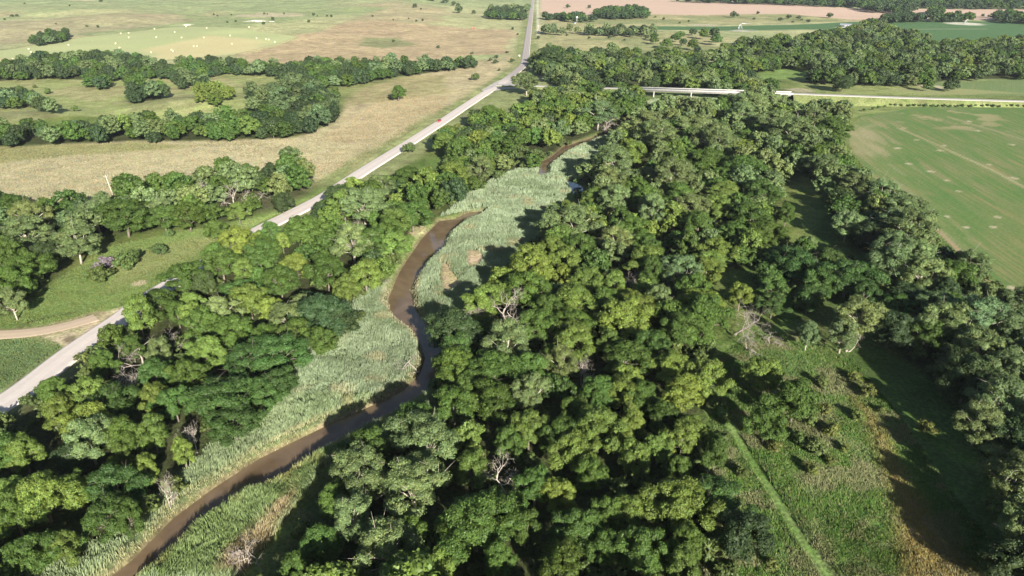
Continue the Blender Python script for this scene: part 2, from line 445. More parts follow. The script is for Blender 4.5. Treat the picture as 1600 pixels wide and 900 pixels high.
G_MEADOW = (0.125, 0.150, 0.048)
def ground_color(X, Y):
    n1 = fbm(X, Y, 90, 21, 4); n2 = fbm(X, Y, 22, 31, 4); n3 = fbm(X, Y * 0.35, 9, 41, 3)
    wx = (fbm(X, Y, 40, 51, 4) - 0.5); wy = (fbm(X, Y, 40, 61, 4) - 0.5)
    C = np.empty(X.shape + (3,)); C[:] = G_MEADOW
    def put(rgb, w): C[:] = C * (1 - w[..., None]) + np.array(rgb) * w[..., None]
    def area(pts, rgb, soft=4, warp=10, op=1.0):
        pl = poly(pts) if not isinstance(pts, np.ndarray) else pts
        d = sdf_box(pl, X + wx * warp * 2, Y + wy * warp * 2, soft + warp * 2)
        put(rgb, op * sstep(soft, -soft, d)) if not callable(op) else put(rgb, op(d))
    C += (n2[..., None] - 0.5) * np.array((0.10, 0.04, 0.03))
    # ---- far left rolling range
    area([(-900, -40), (2300, -40), (2300, 60), (860, 80), (810, 95), (640, 110), (440, 100), (-900, 120)], (0.36, 0.33, 0.19), 30, 10)
    put((0.25, 0.275, 0.14), 0.8 * sstep(0.45, 0.58, fbm(X, Y * 0.5, 260, 71, 4)) * sstep(520, 700, Y))
    put((0.38, 0.28, 0.19), 0.7 * sstep(0.56, 0.66, fbm(X, Y * 0.7, 200, 81, 4)) * sstep(620, 800, Y))
    area([(-300, -30), (860, -30), (830, 16), (620, 10), (430, 22), (300, 16), (150, 24), (-300, 30)], (0.26, 0.28, 0.15), 40, 30, 0.7)
    area([(-100, 40), (90, 36), (250, 30), (300, 40), (200, 52), (60, 66), (-100, 78)], (0.33, 0.26, 0.175), 12, 25, 0.75)
    # reddish field west of the straight road
    area([(470, 66), (560, 44), (700, 44), (790, 46), (808, 50), (800, 72), (790, 84), (700, 92), (600, 97), (500, 108), (400, 100), (372, 88), (440, 74)], (0.39, 0.275, 0.185), 8, 14, 0.9)
    area([(570, 66), (620, 62), (650, 72), (600, 78), (560, 74)], (0.19, 0.20, 0.10), 6, 8, 0.8)
    area([(410, 26), (460, 28), (480, 36), (400, 38), (360, 34)], (0.42, 0.33, 0.24), 6, 10, 0.8)
    # pastures inside the bends of the tree belts
    area([(-200, 118), (100, 122), (250, 112), (350, 108), (445, 118), (450, 135), (400, 170), (300, 190), (150, 190), (-200, 190)], (0.265, 0.270, 0.118), 6, 12)
    put((0.33, 0.27, 0.16), 0.6 * sstep(0.50, 0.62, n2) * sstep(60, -20, sdf_box(poly([(-100, 130), (160, 132), (330, 118), (440, 120), (330, 150), (150, 165), (-100, 160)]), X, Y, 60)))
    area([(230, 160), (300, 150), (330, 165), (290, 182), (200, 180)], (0.24, 0.225, 0.115), 5, 6, 0.8)
    area([(-60, 180), (50, 175), (100, 190), (50, 200), (-60, 200)], (0.235, 0.215, 0.115), 5, 6, 0.8)
    # tan band
    TAN = [(-400, 240), (0, 229), (190, 219), (350, 220), (470, 213), (520, 195), (540, 160), (560, 140), (640, 118), (780, 92), (806, 104), (770, 125), (700, 170), (600, 238), (545, 272), (500, 290), (480, 330), (350, 320), (200, 330), (0, 330), (-400, 360)]
    area(TAN, (0.41, 0.34, 0.225), 5, 6)
    area([(520, 132), (640, 118), (700, 118), (700, 148), (600, 158), (545, 165)], (0.245, 0.235, 0.105), 6, 10, 0.75)
    area([(-200, 229), (60, 226), (200, 222), (320, 228), (150, 240), (0, 252), (-200, 262)], (0.225, 0.215, 0.09), 5, 8, 0.75)
    put((0.40, 0.27, 0.175), 0.35 * sstep(0.52, 0.66, n1) * sstep(4, -6, sdf_box(poly(TAN), X, Y, 30)))
    # verge both sides of the road
    rd = line_dist(ROAD, X, Y, 60)
    put((0.185, 0.205, 0.085), 0.85 * sstep(17, 10, rd + (n2 - 0.5) * 9) * (Y < 1600))
    put((0.30, 0.27, 0.15), 0.6 * sstep(0.5, 0.62, n3) * sstep(24, 12, rd))
    # meadow left of the road
    area([(-300, 600), (0, 500), (60, 455), (170, 385), (350, 348), (430, 330), (500, 290), (520, 300), (400, 362), (250, 455), (180, 490), (90, 510), (-300, 530)], (0.155, 0.195, 0.066), 3, 5)
    area([(190, 400), (330, 370), (390, 350), (340, 385), (250, 430), (180, 450)], (0.235, 0.225, 0.105), 5, 6, 0.6)
    area([(-300, 560), (0, 528), (60, 526), (96, 540), (60, 572), (0, 612), (-300, 700)], (0.125, 0.170, 0.072), 3, 3, 0.9)
    area([(640, 200), (700, 190), (780, 140), (830, 125), (900, 130), (830, 165), (760, 185), (700, 215), (620, 270), (540, 300)], (0.235, 0.235, 0.115), 3, 5, 0.9)
    # beyond the straight road, right side
    area([(850, 24), (1230, 22), (1330, 30), (1320, 34), (1000, 40), (990, 46), (1150, 60), (1060, 90), (860, 80), (843, 60)], (0.34, 0.29, 0.165), 10, 8, 0.95)
    put((0.20, 0.21, 0.10), 0.7 * sstep(0.52, 0.6, n1) * sstep(10, -10, sdf_box(poly([(850, 24), (1330, 22), (1330, 44), (1150, 100), (860, 90)]), X, Y, 60)))
    # fields
    area(W_PINK, (0.43, 0.305, 0.225), 6, 0)
    area(W_HAY, (0.30, 0.33, 0.155), 3, 0)
    area([(230, 80), (330, 66), (420, 72), (400, 84), (300, 93), (230, 95)], (0.42, 0.36, 0.19), 12, 14, 0.8)
    area([(-60, 96), (0, 90), (100, 96), (150, 103), (0, 106)], (0.36, 0.33, 0.16), 6, 6, 0.8)
    area(W_FAR, (0.062, 0.125, 0.045), 4, 0)
    area(W_STRIP, (0.115, 0.165, 0.060), 4, 3)
    area([(1240, 128), (1340, 125), (1400, 130), (1520, 140), (1600, 147), (1400, 148), (1300, 146)], (0.225, 0.235, 0.10), 4, 5, 0.9)
    area([(1180, 106), (1250, 103), (1280, 112), (1230, 124), (1170, 125)], (0.17, 0.23, 0.075), 3, 4, 0.9)
    area([(1345, 156), (1600, 160), (1800, 168), (1800, 176), (1600, 166), (1470, 166), (1400, 172), (1330, 185), (1310, 175)], (0.195, 0.215, 0.085), 3, 4)
    area(W_CROP, (0.078, 0.145, 0.040), 2.5, 2.5)
    ra = math.radians(-97); al, ac = X * math.cos(ra) + Y * math.sin(ra), -X * math.sin(ra) + Y * math.cos(ra)
    strk = fbm(al / 12, ac + wx * 1.5, 3.2, 95, 3)
    incrop = sstep(1, -2, sdf_box(W_CROP, X, Y, 6))
    area([(1318, 190), (1345, 184), (1380, 195), (1400, 225), (1390, 270), (1430, 312), (1475, 370), (1440, 345), (1394, 312), (1345, 262)], (0.20, 0.215, 0.09), 9, 22, 0.25)
    put((0.28, 0.25, 0.14), 0.5 * incrop * sstep(0.50, 0.60, strk) * sstep(30, -14, sdf_box(poly([(1318, 190), (1360, 190), (1400, 205), (1410, 240), (1405, 270), (1440, 312), (1480, 370), (1440, 345), (1394, 312), (1345, 262)]), X, Y, 40)))
    put((0.17, 0.165, 0.08), 0.35 * incrop * sstep(0.54, 0.64, strk) * sstep(0.42, 0.6, n1))
    put((0.30, 0.25, 0.14), 0.6 * incrop * sstep(0.55, 0.62, fbm(X, Y, 14, 97, 4)) * sstep(25, 0, sdf_box(poly([(1440, 172), (1540, 178), (1530, 200), (1430, 192)]), X, Y, 30)))
    area([(1330, 205), (1365, 195), (1380, 215), (1362, 245), (1340, 240)], (0.33, 0.28, 0.17), 5, 14, 0.35)
    area([(1540, 330), (1700, 300), (1800, 500), (1600, 440)], (0.125, 0.150, 0.055), 14, 16, 0.6)
    for (px, py, r) in ((1527, 416, 2.1), (1584, 450, 1.3), (1453, 268, 1.5), (1402, 232, 1.6), (1434, 219, 1.2), (1475, 228, 1.1), (1516, 190, 1.8), (1526, 204, 1.6), (1469, 236, 1.2), (1580, 226, 1.4), (1585, 278, 1.5), (1480, 282, 0.9), (1510, 355, 1.0), (1479, 338, 0.9), (1558, 340, 1.0), (1552, 355, 1.0), (1450, 330, 0.8), (1420, 256, 1.5), (1546, 257, 1.0), (1500, 300, 0.9), (1412, 200, 1.2)):
        cx, cy = P(px, py)
        put((0.38, 0.34, 0.22), 0.85 * sstep(r + 0.7, r - 0.2, np.hypot(X - cx + wx * 3, (Y - cy) * 0.8 + wy * 3)))
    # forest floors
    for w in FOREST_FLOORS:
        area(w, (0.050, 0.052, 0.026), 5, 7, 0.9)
    # clearing, lower right
    area([(1120, 540), (1230, 500), (1330, 560), (1400, 640), (1480, 760), (1600, 900), (1700, 1000), (1100, 1000), (1110, 700)], (0.120, 0.168, 0.050), 3, 3)
    area([(1180, 480), (1260, 380), (1300, 330), (1350, 520), (1500, 620), (1560, 800), (1640, 900), (1520, 880), (1400, 660), (1300, 540)], (0.075, 0.115, 0.035), 4, 4, 0.9)  # tree shade over this side of the meadow, painted into the grass colour
    put((0.25, 0.235, 0.13), 0.5 * sstep(0.52, 0.64, fbm(X, Y, 9, 91, 4)) * sstep(2, -3, sdf_box(poly([(1210, 560), (1310, 590), (1360, 700), (1400, 800), (1440, 920), (1200, 920), (1250, 800), (1230, 700)]), X, Y, 20)))
    area([(1330, 620), (1360, 650), (1400, 730), (1440, 790), (1520, 880), (1560, 960), (1420, 960), (1405, 840), (1380, 740)], (0.34, 0.195, 0.10), 3.0, 5, 0.8)
    area([(1150, 580), (1230, 545), (1300, 580), (1300, 640), (1240, 640), (1190, 640)], (0.17, 0.215, 0.09), 4, 5, 0.6)
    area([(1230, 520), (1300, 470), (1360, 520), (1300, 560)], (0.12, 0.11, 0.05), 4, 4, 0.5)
    td = line_dist(TRACK, X, Y, 20)
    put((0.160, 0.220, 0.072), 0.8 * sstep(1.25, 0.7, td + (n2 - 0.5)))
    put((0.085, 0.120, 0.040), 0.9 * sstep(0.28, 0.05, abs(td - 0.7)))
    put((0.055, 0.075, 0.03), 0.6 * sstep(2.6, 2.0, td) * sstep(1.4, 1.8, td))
    # dirt track and river margins
    area([(60, 530), (92, 514), (150, 492), (222, 466), (200, 492), (130, 542), (104, 552), (98, 540), (75, 527)], (0.42, 0.33, 0.235), 0.7, 0.3)
    area([(100, 530), (108, 524), (122, 522), (118, 530), (106, 535)], (0.13, 0.10, 0.07), 0.8, 1.0, 0.8)
    dd = line_dist(DIRT, X, Y, 30)
    put((0.36, 0.27, 0.18), 0.6 * sstep(4.6, 2.6, dd + (n2 - 0.5) * 3))
    for w in W_REEDS:
        area(w, (0.10, 0.12, 0.06), 1.5, 1.5, 0.95)
    area([(660, 350), (640, 372), (620, 392), (600, 425), (588, 445), (606, 450), (625, 418), (640, 395), (662, 366), (690, 345)], (0.175, 0.215, 0.075), 1.5, 2, 0.95)
    area([(728, 394), (748, 392), (757, 403), (750, 418), (735, 422), (728, 410)], (0.47, 0.34, 0.235), 1.2, 2)
    area([(690, 410), (702, 418), (714, 430), (722, 445), (700, 462), (690, 455), (684, 430)], (0.40, 0.29, 0.19), 1.5, 2.5)
    area([(640, 355), (665, 352), (668, 360), (650, 372), (640, 368)], (0.42, 0.33, 0.22), 1, 1.5, 0.8)
    rs = sd_river(X, Y)
    put((0.15, 0.115, 0.07), 0.9 * sstep(0.9, 0.0, rs))
    # bare spots
    for (px, py, r, rgb) in ((120, 3, 40, (0.5, 0.40, 0.28)), (400, 45.5, 16, (0.62, 0.56, 0.45)), (412, 47, 10, (0.62, 0.56, 0.45)), (293, 45.5, 12, (0.55, 0.5, 0.38)), (1113, 95, 8, (0.6, 0.5, 0.4)), (880, 126, 14, (0.42, 0.37, 0.26)), (850, 121, 14, (0.42, 0.38, 0.26)), (1455, 135, 10, (0.42, 0.36, 0.26)), (1250, 142, 12, (0.34, 0.28, 0.2)), (1100, 38, 26, (0.42, 0.34, 0.27)), (1160, 48, 18, (0.42, 0.38, 0.32)), (1508, 38, 28, (0.55, 0.52, 0.42)), (1320, 43, 14, (0.48, 0.44, 0.36)), (219, 443, 2.5, (0.38, 0.31, 0.22))):
        cx, cy = P(px, py)
        put(rgb, 0.9 * sstep(r * 1.3, r * 0.6, np.hypot(X - cx + wx * r, Y - cy + wy * r)))
    # fence-line, field-edge and wheel tracks
    for pts, w, rgb in (([(1405, 200), (1450, 220), (1500, 243), (1550, 265), (1600, 292)], 1.5, (0.28, 0.25, 0.14)), ([(1480, 182), (1540, 200), (1600, 218)], 1.6, (0.26, 0.23, 0.13)), ([(1395, 300), (1440, 335), (1485, 378), (1550, 445)], 1.3, (0.30, 0.22, 0.14)), ([(0, 79), (207, 56.5), (286, 48)], 2.2, (0.20, 0.15, 0.09)), ([(286, 48), (468, 67), (368, 88)], 1.4, (0.26, 0.19, 0.12)), ([(841.5, 55), (841, 30), (840.5, -2)], 3.5, (0.60, 0.52, 0.42)),
                        ([(1300, 47), (1440, 46), (1540, 46)], 3.0, (0.34, 0.31, 0.2)), ([(1150, 46), (1300, 46.4)], 3.0, (0.34, 0.31, 0.2)), ([(1440, 32), (1505, 38)], 2.6, (0.36, 0.34, 0.22)), ([(500, 8.5), (620, 8.5), (700, 15), (770, 27), (825, 28)], 6, (0.44, 0.38, 0.24)), ([(180, 6), (500, 8)], 4, (0.16, 0.16, 0.085)),
                        ([(745, 47), (800, 46.5)], 1.4, (0.22, 0.13, 0.08)), ([(470, 70), (640, 98)], 0.8, (0.24, 0.17, 0.11)), ([(40, 505), (75, 495), (120, 487)], 0.35, (0.07, 0.06, 0.035)), ([(1185, 99), (1215, 98)], 3, (0.42, 0.34, 0.22))):
        put(rgb, 0.85 * sstep(w, w * 0.4, line_dist(np.array([P(*q) for q in pts]), X, Y, 30) + (n2 - 0.5) * w * 0.6))
    return np.clip(C, 0.015, 0.8)

# canopy areas as seen (the crowns' middle), used for the tree scatter and for the litter under them
FOREST = {
    'west_bank': [(-60, 660), (60, 588), (130, 545), (205, 505), (250, 462), (310, 425), (350, 395), (420, 362), (470, 343), (520, 300), (560, 290), (640, 270), (700, 270), (690, 325), (660, 350), (640, 372), (618, 392), (600, 425), (560, 465), (550, 505), (480, 540), (465, 590), (400, 640), (325, 680), (285, 740), (210, 800), (140, 850), (40, 930), (-60, 1080), (-200, 1080), (-200, 800)],
    'mid_bank': [(690, 208), (710, 197), (760, 172), (800, 178), (840, 146), (870, 134), (940, 138), (1000, 146), (1000, 160), (960, 185), (925, 200), (870, 232), (845, 245), (800, 265), (750, 285), (700, 318), (690, 290), (690, 255), (720, 235), (695, 222)],
    'junction': [(832, 92), (860, 74), (900, 80), (960, 78), (1010, 86), (1040, 78), (1100, 88), (1130, 78), (1160, 62), (1240, 60), (1330, 44), (1365, 34), (1400, 46), (1430, 52), (1450, 66), (1520, 66), (1600, 62), (1680, 60), (1680, 118), (1600, 116), (1480, 118), (1440, 126), (1360, 126), (1300, 124), (1260, 122), (1290, 108), (1240, 100), (1180, 106), (1160, 124), (1230, 134), (1130, 140), (1000, 132), (940, 139), (880, 132), (842, 108)],
    'east_top': [(985, 195), (1010, 172), (1060, 158), (1120, 152), (1180, 148), (1260, 154), (1320, 166), (1318, 190), (1300, 210), (1305, 235), (1340, 275), (1240, 260), (1205, 300), (1215, 345), (1180, 370), (1100, 350), (1050, 340), (970, 330), (900, 320), (905, 285), (925, 262), (955, 232)],
    'east_main': [(885, 312), (970, 320), (1100, 340), (1180, 370), (1200, 380), (1150, 400), (1110, 430), (1120, 470), (1108, 520), (1105, 560), (1110, 620), (1105, 700), (1125, 760), (1140, 850), (1150, 1130), (330, 1130), (470, 830), (480, 775), (520, 720), (600, 690), (660, 650), (690, 620), (690, 560), (690, 510), (740, 470), (800, 420), (850, 370)],
    'east_clump': [(1190, 400), (1240, 378), (1290, 400), (1370, 430), (1365, 460), (1290, 470), (1200, 475)],
    'east_edge': [(1268, 262), (1340, 275), (1390, 305), (1440, 345), (1480, 385), (1520, 425), (1560, 455), (1640, 500), (1640, 640), (1600, 660), (1560, 650), (1500, 600), (1440, 560), (1400, 520), (1380, 460), (1385, 410), (1345, 372), (1312, 335), (1280, 295)],
    'east_low': [(1525, 625), (1560, 640), (1700, 560), (1900, 700), (1900, 1180), (1800, 1180), (1690, 960), (1590, 850), (1560, 740)],
    'west_grove': [(-60, 310), (0, 310), (60, 312), (110, 322), (160, 318), (200, 290), (300, 272), (380, 262), (470, 250), (488, 268), (485, 290), (430, 312), (340, 338), (250, 345), (190, 352), (160, 350), (100, 390), (80, 420), (30, 465), (-60, 480)],
    'belt_high': [(-40, 100), (20, 98), (70, 88), (150, 84), (215, 90), (240, 99), (330, 92), (345, 96), (400, 98), (440, 102), (480, 96), (560, 94), (640, 98), (700, 96), (738, 92), (740, 98), (640, 110), (560, 124), (500, 132), (470, 122), (400, 110), (350, 108), (300, 116), (260, 116), (240, 114), (170, 118), (100, 116), (60, 114), (-40, 122)],
    'belt_spur': [(140, 110), (166, 112), (164, 130), (140, 130)],
    'belt_spur2': [(200, 122), (216, 120), (220, 140), (205, 140)],
    'belt_spur3': [(272, 112), (315, 112), (322, 128), (300, 134), (272, 128)],
    'belt_mid': [(192, 148), (215, 138), (262, 140), (255, 150), (205, 156)],
    'belt_mid2': [(300, 146), (330, 140), (362, 148), (350, 162), (310, 165)],
    'belt_west': [(-40, 142), (20, 140), (45, 148), (60, 160), (-40, 160)],
    'belt_west2': [(55, 165), (80, 162), (88, 178), (70, 180)],
    'belt_blob': [(395, 152), (430, 136), (470, 126), (500, 138), (522, 150), (530, 165), (510, 186), (490, 198), (440, 205), (395, 190)],
    'belt_low': [(-40, 202), (0, 198), (60, 196), (120, 196), (190, 190), (260, 184), (330, 182), (390, 178), (440, 180), (490, 196), (440, 206), (360, 208), (200, 210), (100, 212), (-40, 220)],
    'far_hedge': [(850, 44), (920, 46), (960, 44), (990, 42), (1020, 44), (1022, 52), (960, 52), (850, 48)],
    'far_grove': [(850, 24), (900, 22), (915, 26), (930, 28), (905, 30), (860, 27)],
    'far_grove2': [(932, 16), (960, 12), (1010, 14), (1012, 24), (960, 26), (930, 22)],
    'far_grove3': [(760, 23), (826, 22), (826, 27), (765, 27)],
    'far_grove4': [(765, 12), (828, 12), (828, 16), (765, 16)],
    'horizon': [(1050, -1), (1240, 0), (1340, 3), (1420, 2), (1700, 4), (1700, 12), (1560, 11), (1420, 9), (1330, 9), (1240, 6), (1100, 1)],
    'horizon_bump': [(1345, 8), (1425, 8), (1425, 17), (1350, 14)],
    'far_row': [(1380, 24), (1425, 23), (1425, 31), (1380, 31)],
    'far_row2': [(1455, 25), (1515, 25), (1518, 30), (1455, 30)],
    'far_row3': [(1550, 26), (1575, 18), (1600, 24), (1680, 26), (1680, 36), (1580, 32)],
    'far_row4': [(1430, 26), (1446, 25), (1446, 30), (1430, 30)],
    'far_row5': [(1450, 15), (1472, 13), (1472, 20), (1452, 20)],
    'savanna': [(1010, 46), (1100, 46), (1150, 52), (1150, 75), (1060, 85), (1040, 70), (1015, 60)],
    'west_far_clump': [(48, 64), (65, 60), (104, 56), (106, 63), (60, 68)],
}
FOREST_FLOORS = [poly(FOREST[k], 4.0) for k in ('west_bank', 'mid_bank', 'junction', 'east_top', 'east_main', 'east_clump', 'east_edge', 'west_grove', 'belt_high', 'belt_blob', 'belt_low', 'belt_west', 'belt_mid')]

# ------------------------------------------------------------------ ground: one tessellated sheet, cut along the field edges
def build_ground():
    k = 1.0046
    rows = [36.0]
    while rows[-1] < 9000: rows.append(rows[-1] * k + 0.02)
    rows = np.array(rows)
    us = np.arange(-1.08, 1.0801, 0.0031)
    R, U = np.meshgrid(rows, us, indexing='ij')
    X = U * (R + 55); Y = R
    Z = height_carved(X, Y)
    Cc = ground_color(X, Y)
    nr, nc = X.shape
    V = np.stack([X, Y, Z], -1).reshape(-1, 3); Cc = Cc.reshape(-1, 3)
    idx = np.arange(nr * nc).reshape(nr, nc)
    Q = np.stack([idx[:-1, :-1], idx[:-1, 1:], idx[1:, 1:], idx[1:, :-1]], -1).reshape(-1, 4)
    cx = V[Q, 0].mean(1); cy = V[Q, 1].mean(1)
    rid = np.zeros(len(Q), int)
    for j, pl in enumerate((W_CROP, W_HAY, W_FAR, W_PINK, W_STRIP), 1):
        rid[sdf_box(pl, cx, cy, 2) < 0] = j
    a = P(1380, 213); b = P(1487, 310); ang = math.atan2(b[1] - a[1], b[0] - a[0])
    print('ang', ang)
    a = P(1411, 206); b = P(1600, 282); ang2 = math.atan2(b[1] - a[1], b[0] - a[0])
    print('ang2', ang2)
    mats = [M_GROUND, mat_crop("crop_rows", (ang + ang2) / 2, 2.2, amt=0.5), mat_crop("mown_hay", 0.2, 6, soil=(0.38, 0.34, 0.18), amt=0.35), mat_crop("far_crop_rows", 1.2, 5, soil=(0.10, 0.15, 0.07), amt=0.4), mat_crop("stubble", 0.15, 6, soil=(0.50, 0.40, 0.30), amt=0.5), mat_crop("young_crop", 1.0, 3, soil=(0.2, 0.2, 0.1), amt=0.5)]
    names = ['ground', 'crop_field', 'hay_field', 'irrigated_field', 'stubble_field', 'green_field']
    for j in range(6):
        q = Q[rid == j]
        used, inv = np.unique(q, return_inverse=True)
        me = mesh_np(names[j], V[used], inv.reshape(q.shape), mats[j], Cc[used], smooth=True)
        tag(link(names[j], me), kind='structure')
    # plain beyond and behind
    s = 14000.0
    me = mesh_np('plain', np.array([[-s, -s, -12], [s, -s, -12], [s, s, -12], [-s, s, -12.0]]), np.array([[0, 1, 2, 3]]), M_GROUND, np.array([[0.2, 0.2, 0.09]] * 4))
    tag(link('plain', me), kind='structure')
build_ground()

# ------------------------------------------------------------------ water
def sheet(name, pl, z, mat):
    import mathutils
    v = [Vector((p[0], p[1], z)) for p in pl]
    tris = mathutils.geometry.tessellate_polygon([v])
    me = bpy.data.meshes.new(name); me.from_pydata([tuple(q) for q in v], [], [tuple(t) for t in tris]); me.materials.append(mat)
    o = link(name, me); tag(o, kind='structure'); return o
def grow(pl, m):
    c = []
    n = len(pl); area = sum(pl[i][0] * pl[(i + 1) % n][1] - pl[(i + 1) % n][0] * pl[i][1] for i in range(n))
    s = 1 if area > 0 else -1
    for i in range(n):
        a, b, d = pl[i - 1], pl[i], pl[(i + 1) % n]
        t = (d - a) / (np.linalg.norm(d - a) + 1e-9)
        c.append(b + s * m * np.array([t[1], -t[0]]))
    return np.array(c)
sheet('river', grow(W_RIV, 0.4), -1.25, M_WATER)
sheet('stream', grow(W_RIV2, 0.9), -1.2, M_WATER)
sheet('pool', grow(W_POOL, 1.0), -0.9, mat_plain('clear_water', (0.03, 0.045, 0.06), 0.02, var=0.1))

# ------------------------------------------------------------------ roads
def ribbon(name, line, half, mat, lift=0.12, zs=None, skirt=1.2, colfn=None, taper=None):
    line = np.asarray(line)
    xs = np.array([-1.0, -1.0, -0.86, -0.62, -0.5, -0.38, -0.12, 0, 0.12, 0.38, 0.5, 0.62, 0.86, 1.0, 1.0])
    n = len(xs); V = []; C = []
    T = np.gradient(line[:, :2], axis=0); T /= np.linalg.norm(T, axis=1)[:, None]
    Nn = np.stack([T[:, 1], -T[:, 0]], 1)
    for i in range(len(line)):
        hw = half * (taper[i] if taper is not None else 1)
        z0 = zs[i] if zs is not None else float(height(line[i, 0], line[i, 1])) + lift
        for k, s in enumerate(xs):
            p = line[i, :2] + Nn[i] * s * hw * (1.06 if k in (0, n - 1) else 1)
            V.append((p[0], p[1], z0 + (-skirt if k in (0, n - 1) else 0.05 * (1 - abs(s)))))
            C.append(colfn(s, line[i], i) if colfn else (0, 0, 0))
    idx = np.arange(len(V)).reshape(len(line), n)
    Q = np.stack([idx[:-1, :-1], idx[:-1, 1:], idx[1:, 1:], idx[1:, :-1]], -1).reshape(-1, 4)
    me = mesh_np(name, np.array(V), Q, mat, np.array(C), smooth=False)
    return tag(link(name, me), kind='structure')
M_ROADM = mat_road("chip_seal", (0.52, 0.46, 0.41), (0.20, 0.175, 0.165))
M_DIRT = mat_road("packed_dirt", (0.43, 0.34, 0.245), (0.28, 0.21, 0.14))
def road_col(s, p, i):
    far = max(0.0, min(1.0, (p[1] - 640) / 60.0))          # the surface turns to dark patched asphalt past the junction
    near = 0.16 if abs(abs(s) - 0.5) < 0.15 else 0.0
    dark = 0.75 if abs(s) < 0.9 else 0.05
    if abs(abs(s) - 0.5) < 0.02: dark = 0.35
    if abs(s) < 0.05: dark = 0.45; near = 0.10
    return (near * (1 - far) + dark * far,) * 3
ribbon('road', ROAD, 4.0, M_ROADM, 0.10, skirt=0.5, colfn=road_col)
ribbon('dirt_road', DIRT, 2.7, M_DIRT, 0.03, skirt=0.1, colfn=lambda s, p, i: (0.3 if abs(abs(s) - 0.5) < 0.15 else 0.1,) * 3)
M_XROAD = mat_road("grey_asphalt", (0.40, 0.375, 0.335), (0.24, 0.225, 0.21))
for nm, ln in (('east_road', XR_E), ('west_approach', XR_W)):
    L = smooth_line(ln, 8)
    ribbon('road', L, 3.4, M_XROAD, zs=L[:, 2], skirt=0.5, colfn=lambda s, p, i: (0.35 if abs(s) < 0.8 else 0.0,) * 3)
    # grass bank the road runs on
    V = []; 
    T = np.gradient(L[:, :2], axis=0); T /= np.linalg.norm(T, axis=1)[:, None]; Nn = np.stack([T[:, 1], -T[:, 0]], 1)
    for i in range(len(L)):
        for s, dz in ((-1, None), (-0.34, -0.25), (0.34, -0.25), (1, None)):
            hw = 6.5 + max(0, L[i, 2]) * 1.7
            hw = hw if dz is None else 15.0
            p = L[i, :2] + Nn[i] * (s * hw)
            V.append((p[0], p[1], -1.2 if dz is None else L[i, 2] + dz))
    idx = np.arange(len(V)).reshape(len(L), 4)
    Q = np.stack([idx[:-1, :-1], idx[:-1, 1:], idx[1:, 1:], idx[1:, :-1]], -1).reshape(-1, 4)
    V = np.array(V); cc = np.tile((0.20, 0.21, 0.09), (len(V), 1))
    tag(link('embankment', mesh_np('embankment', V, Q, M_GROUND, cc)), kind='structure')
# junction apron
ap = [(752, 141), (775, 128), (795, 119), (806, 124), (800, 131), (812, 138), (785, 139), (760, 146)]
a_m = sheet('junction', poly(ap), 0, mat_plain("worn_asphalt", (0.33, 0.30, 0.275), 0.9, var=0.25, scale=0.3))
for v in a_m.data.vertices: v.co.z = float(height(v.co.x, v.co.y)) + 0.10

# ------------------------------------------------------------------ bridge
def build_bridge():
    br = bpy.data.objects.new('bridge', None); COL.objects.link(br)
    br.location = (BR0[0], BR0[1], 0)
    ang = math.atan2(br_dir[1], br_dir[0]); br.rotation_euler = (0, 0, ang)
    tag(br, 'long flat white concrete bridge crossing the wooded creek valley', 'bridge')
    L = br_len
    m = MB(); m.box((L / 2, 0, 5.72), (L, 8.8, 0.5)); m.build('deck', M_CONC, br)
    for s in (-1, 1):
        m = MB(); m.box((L / 2, s * 4.3, 6.35), (L, 0.3, 0.8)); m.build('parapet', M_CONC, br)
    for s in (-3, -1, 1, 3):
        m = MB(); m.box((L / 2, s * 1.0, 4.95), (L, 0.45, 1.0)); m.build('girder', M_CONC, br)
    # piers where the photograph shows them (the first two in view), then evenly on
    d0 = None
    for px in (1022, 1080, 1140, 1202):
        w = np.array(P(px, 140, 6)); t = float(np.dot(w - np.array(BR0), br_dir))
        m = MB()
        m.box((t, 0, 4.15), (1.1, 8.4, 0.6))
        m.build('pier_cap', M_CONC, br)
        for s in (-3, 0, 3):
            m = MB(); m.tube([(t, s, -4), (t, s, 3.85)], [0.5, 0.5], 10, cap=False); m.build('pier', M_CONC, br)
build_bridge()

# ------------------------------------------------------------------ plants: crown shapes
def rdirs(rng, n, zmin=-1.0):
    z = rng.uniform(zmin, 1, n); a = rng.uniform(0, 2 * math.pi, n); s = np.sqrt(1 - z * z)
    return np.stack([s * np.cos(a), s * np.sin(a), z], 1)
def norm(v): return v / (np.linalg.norm(v, axis=-1, keepdims=True) + 1e-9)
def quads(rng, pos, nor, size, col, aspect=0.75):
    n = len(pos)
    r = norm(rng.normal(size=(n, 3)))
    t = norm(np.cross(nor, r)); b = np.cross(nor, t)
    s = size * rng.uniform(0.65, 1.35, n)
    t = t * s[:, None] * 0.5; b = b * s[:, None] * 0.5 * aspect
    bend = nor * (s * 0.12)[:, None]
    V = np.stack([pos - t, pos - b * 1.0 + bend, pos + t, pos + b * 1.0 + bend], 1).reshape(-1, 3)
    F = np.arange(n * 4).reshape(-1, 4)
    C = np.repeat(col, 4, axis=0)
    return V, F, C
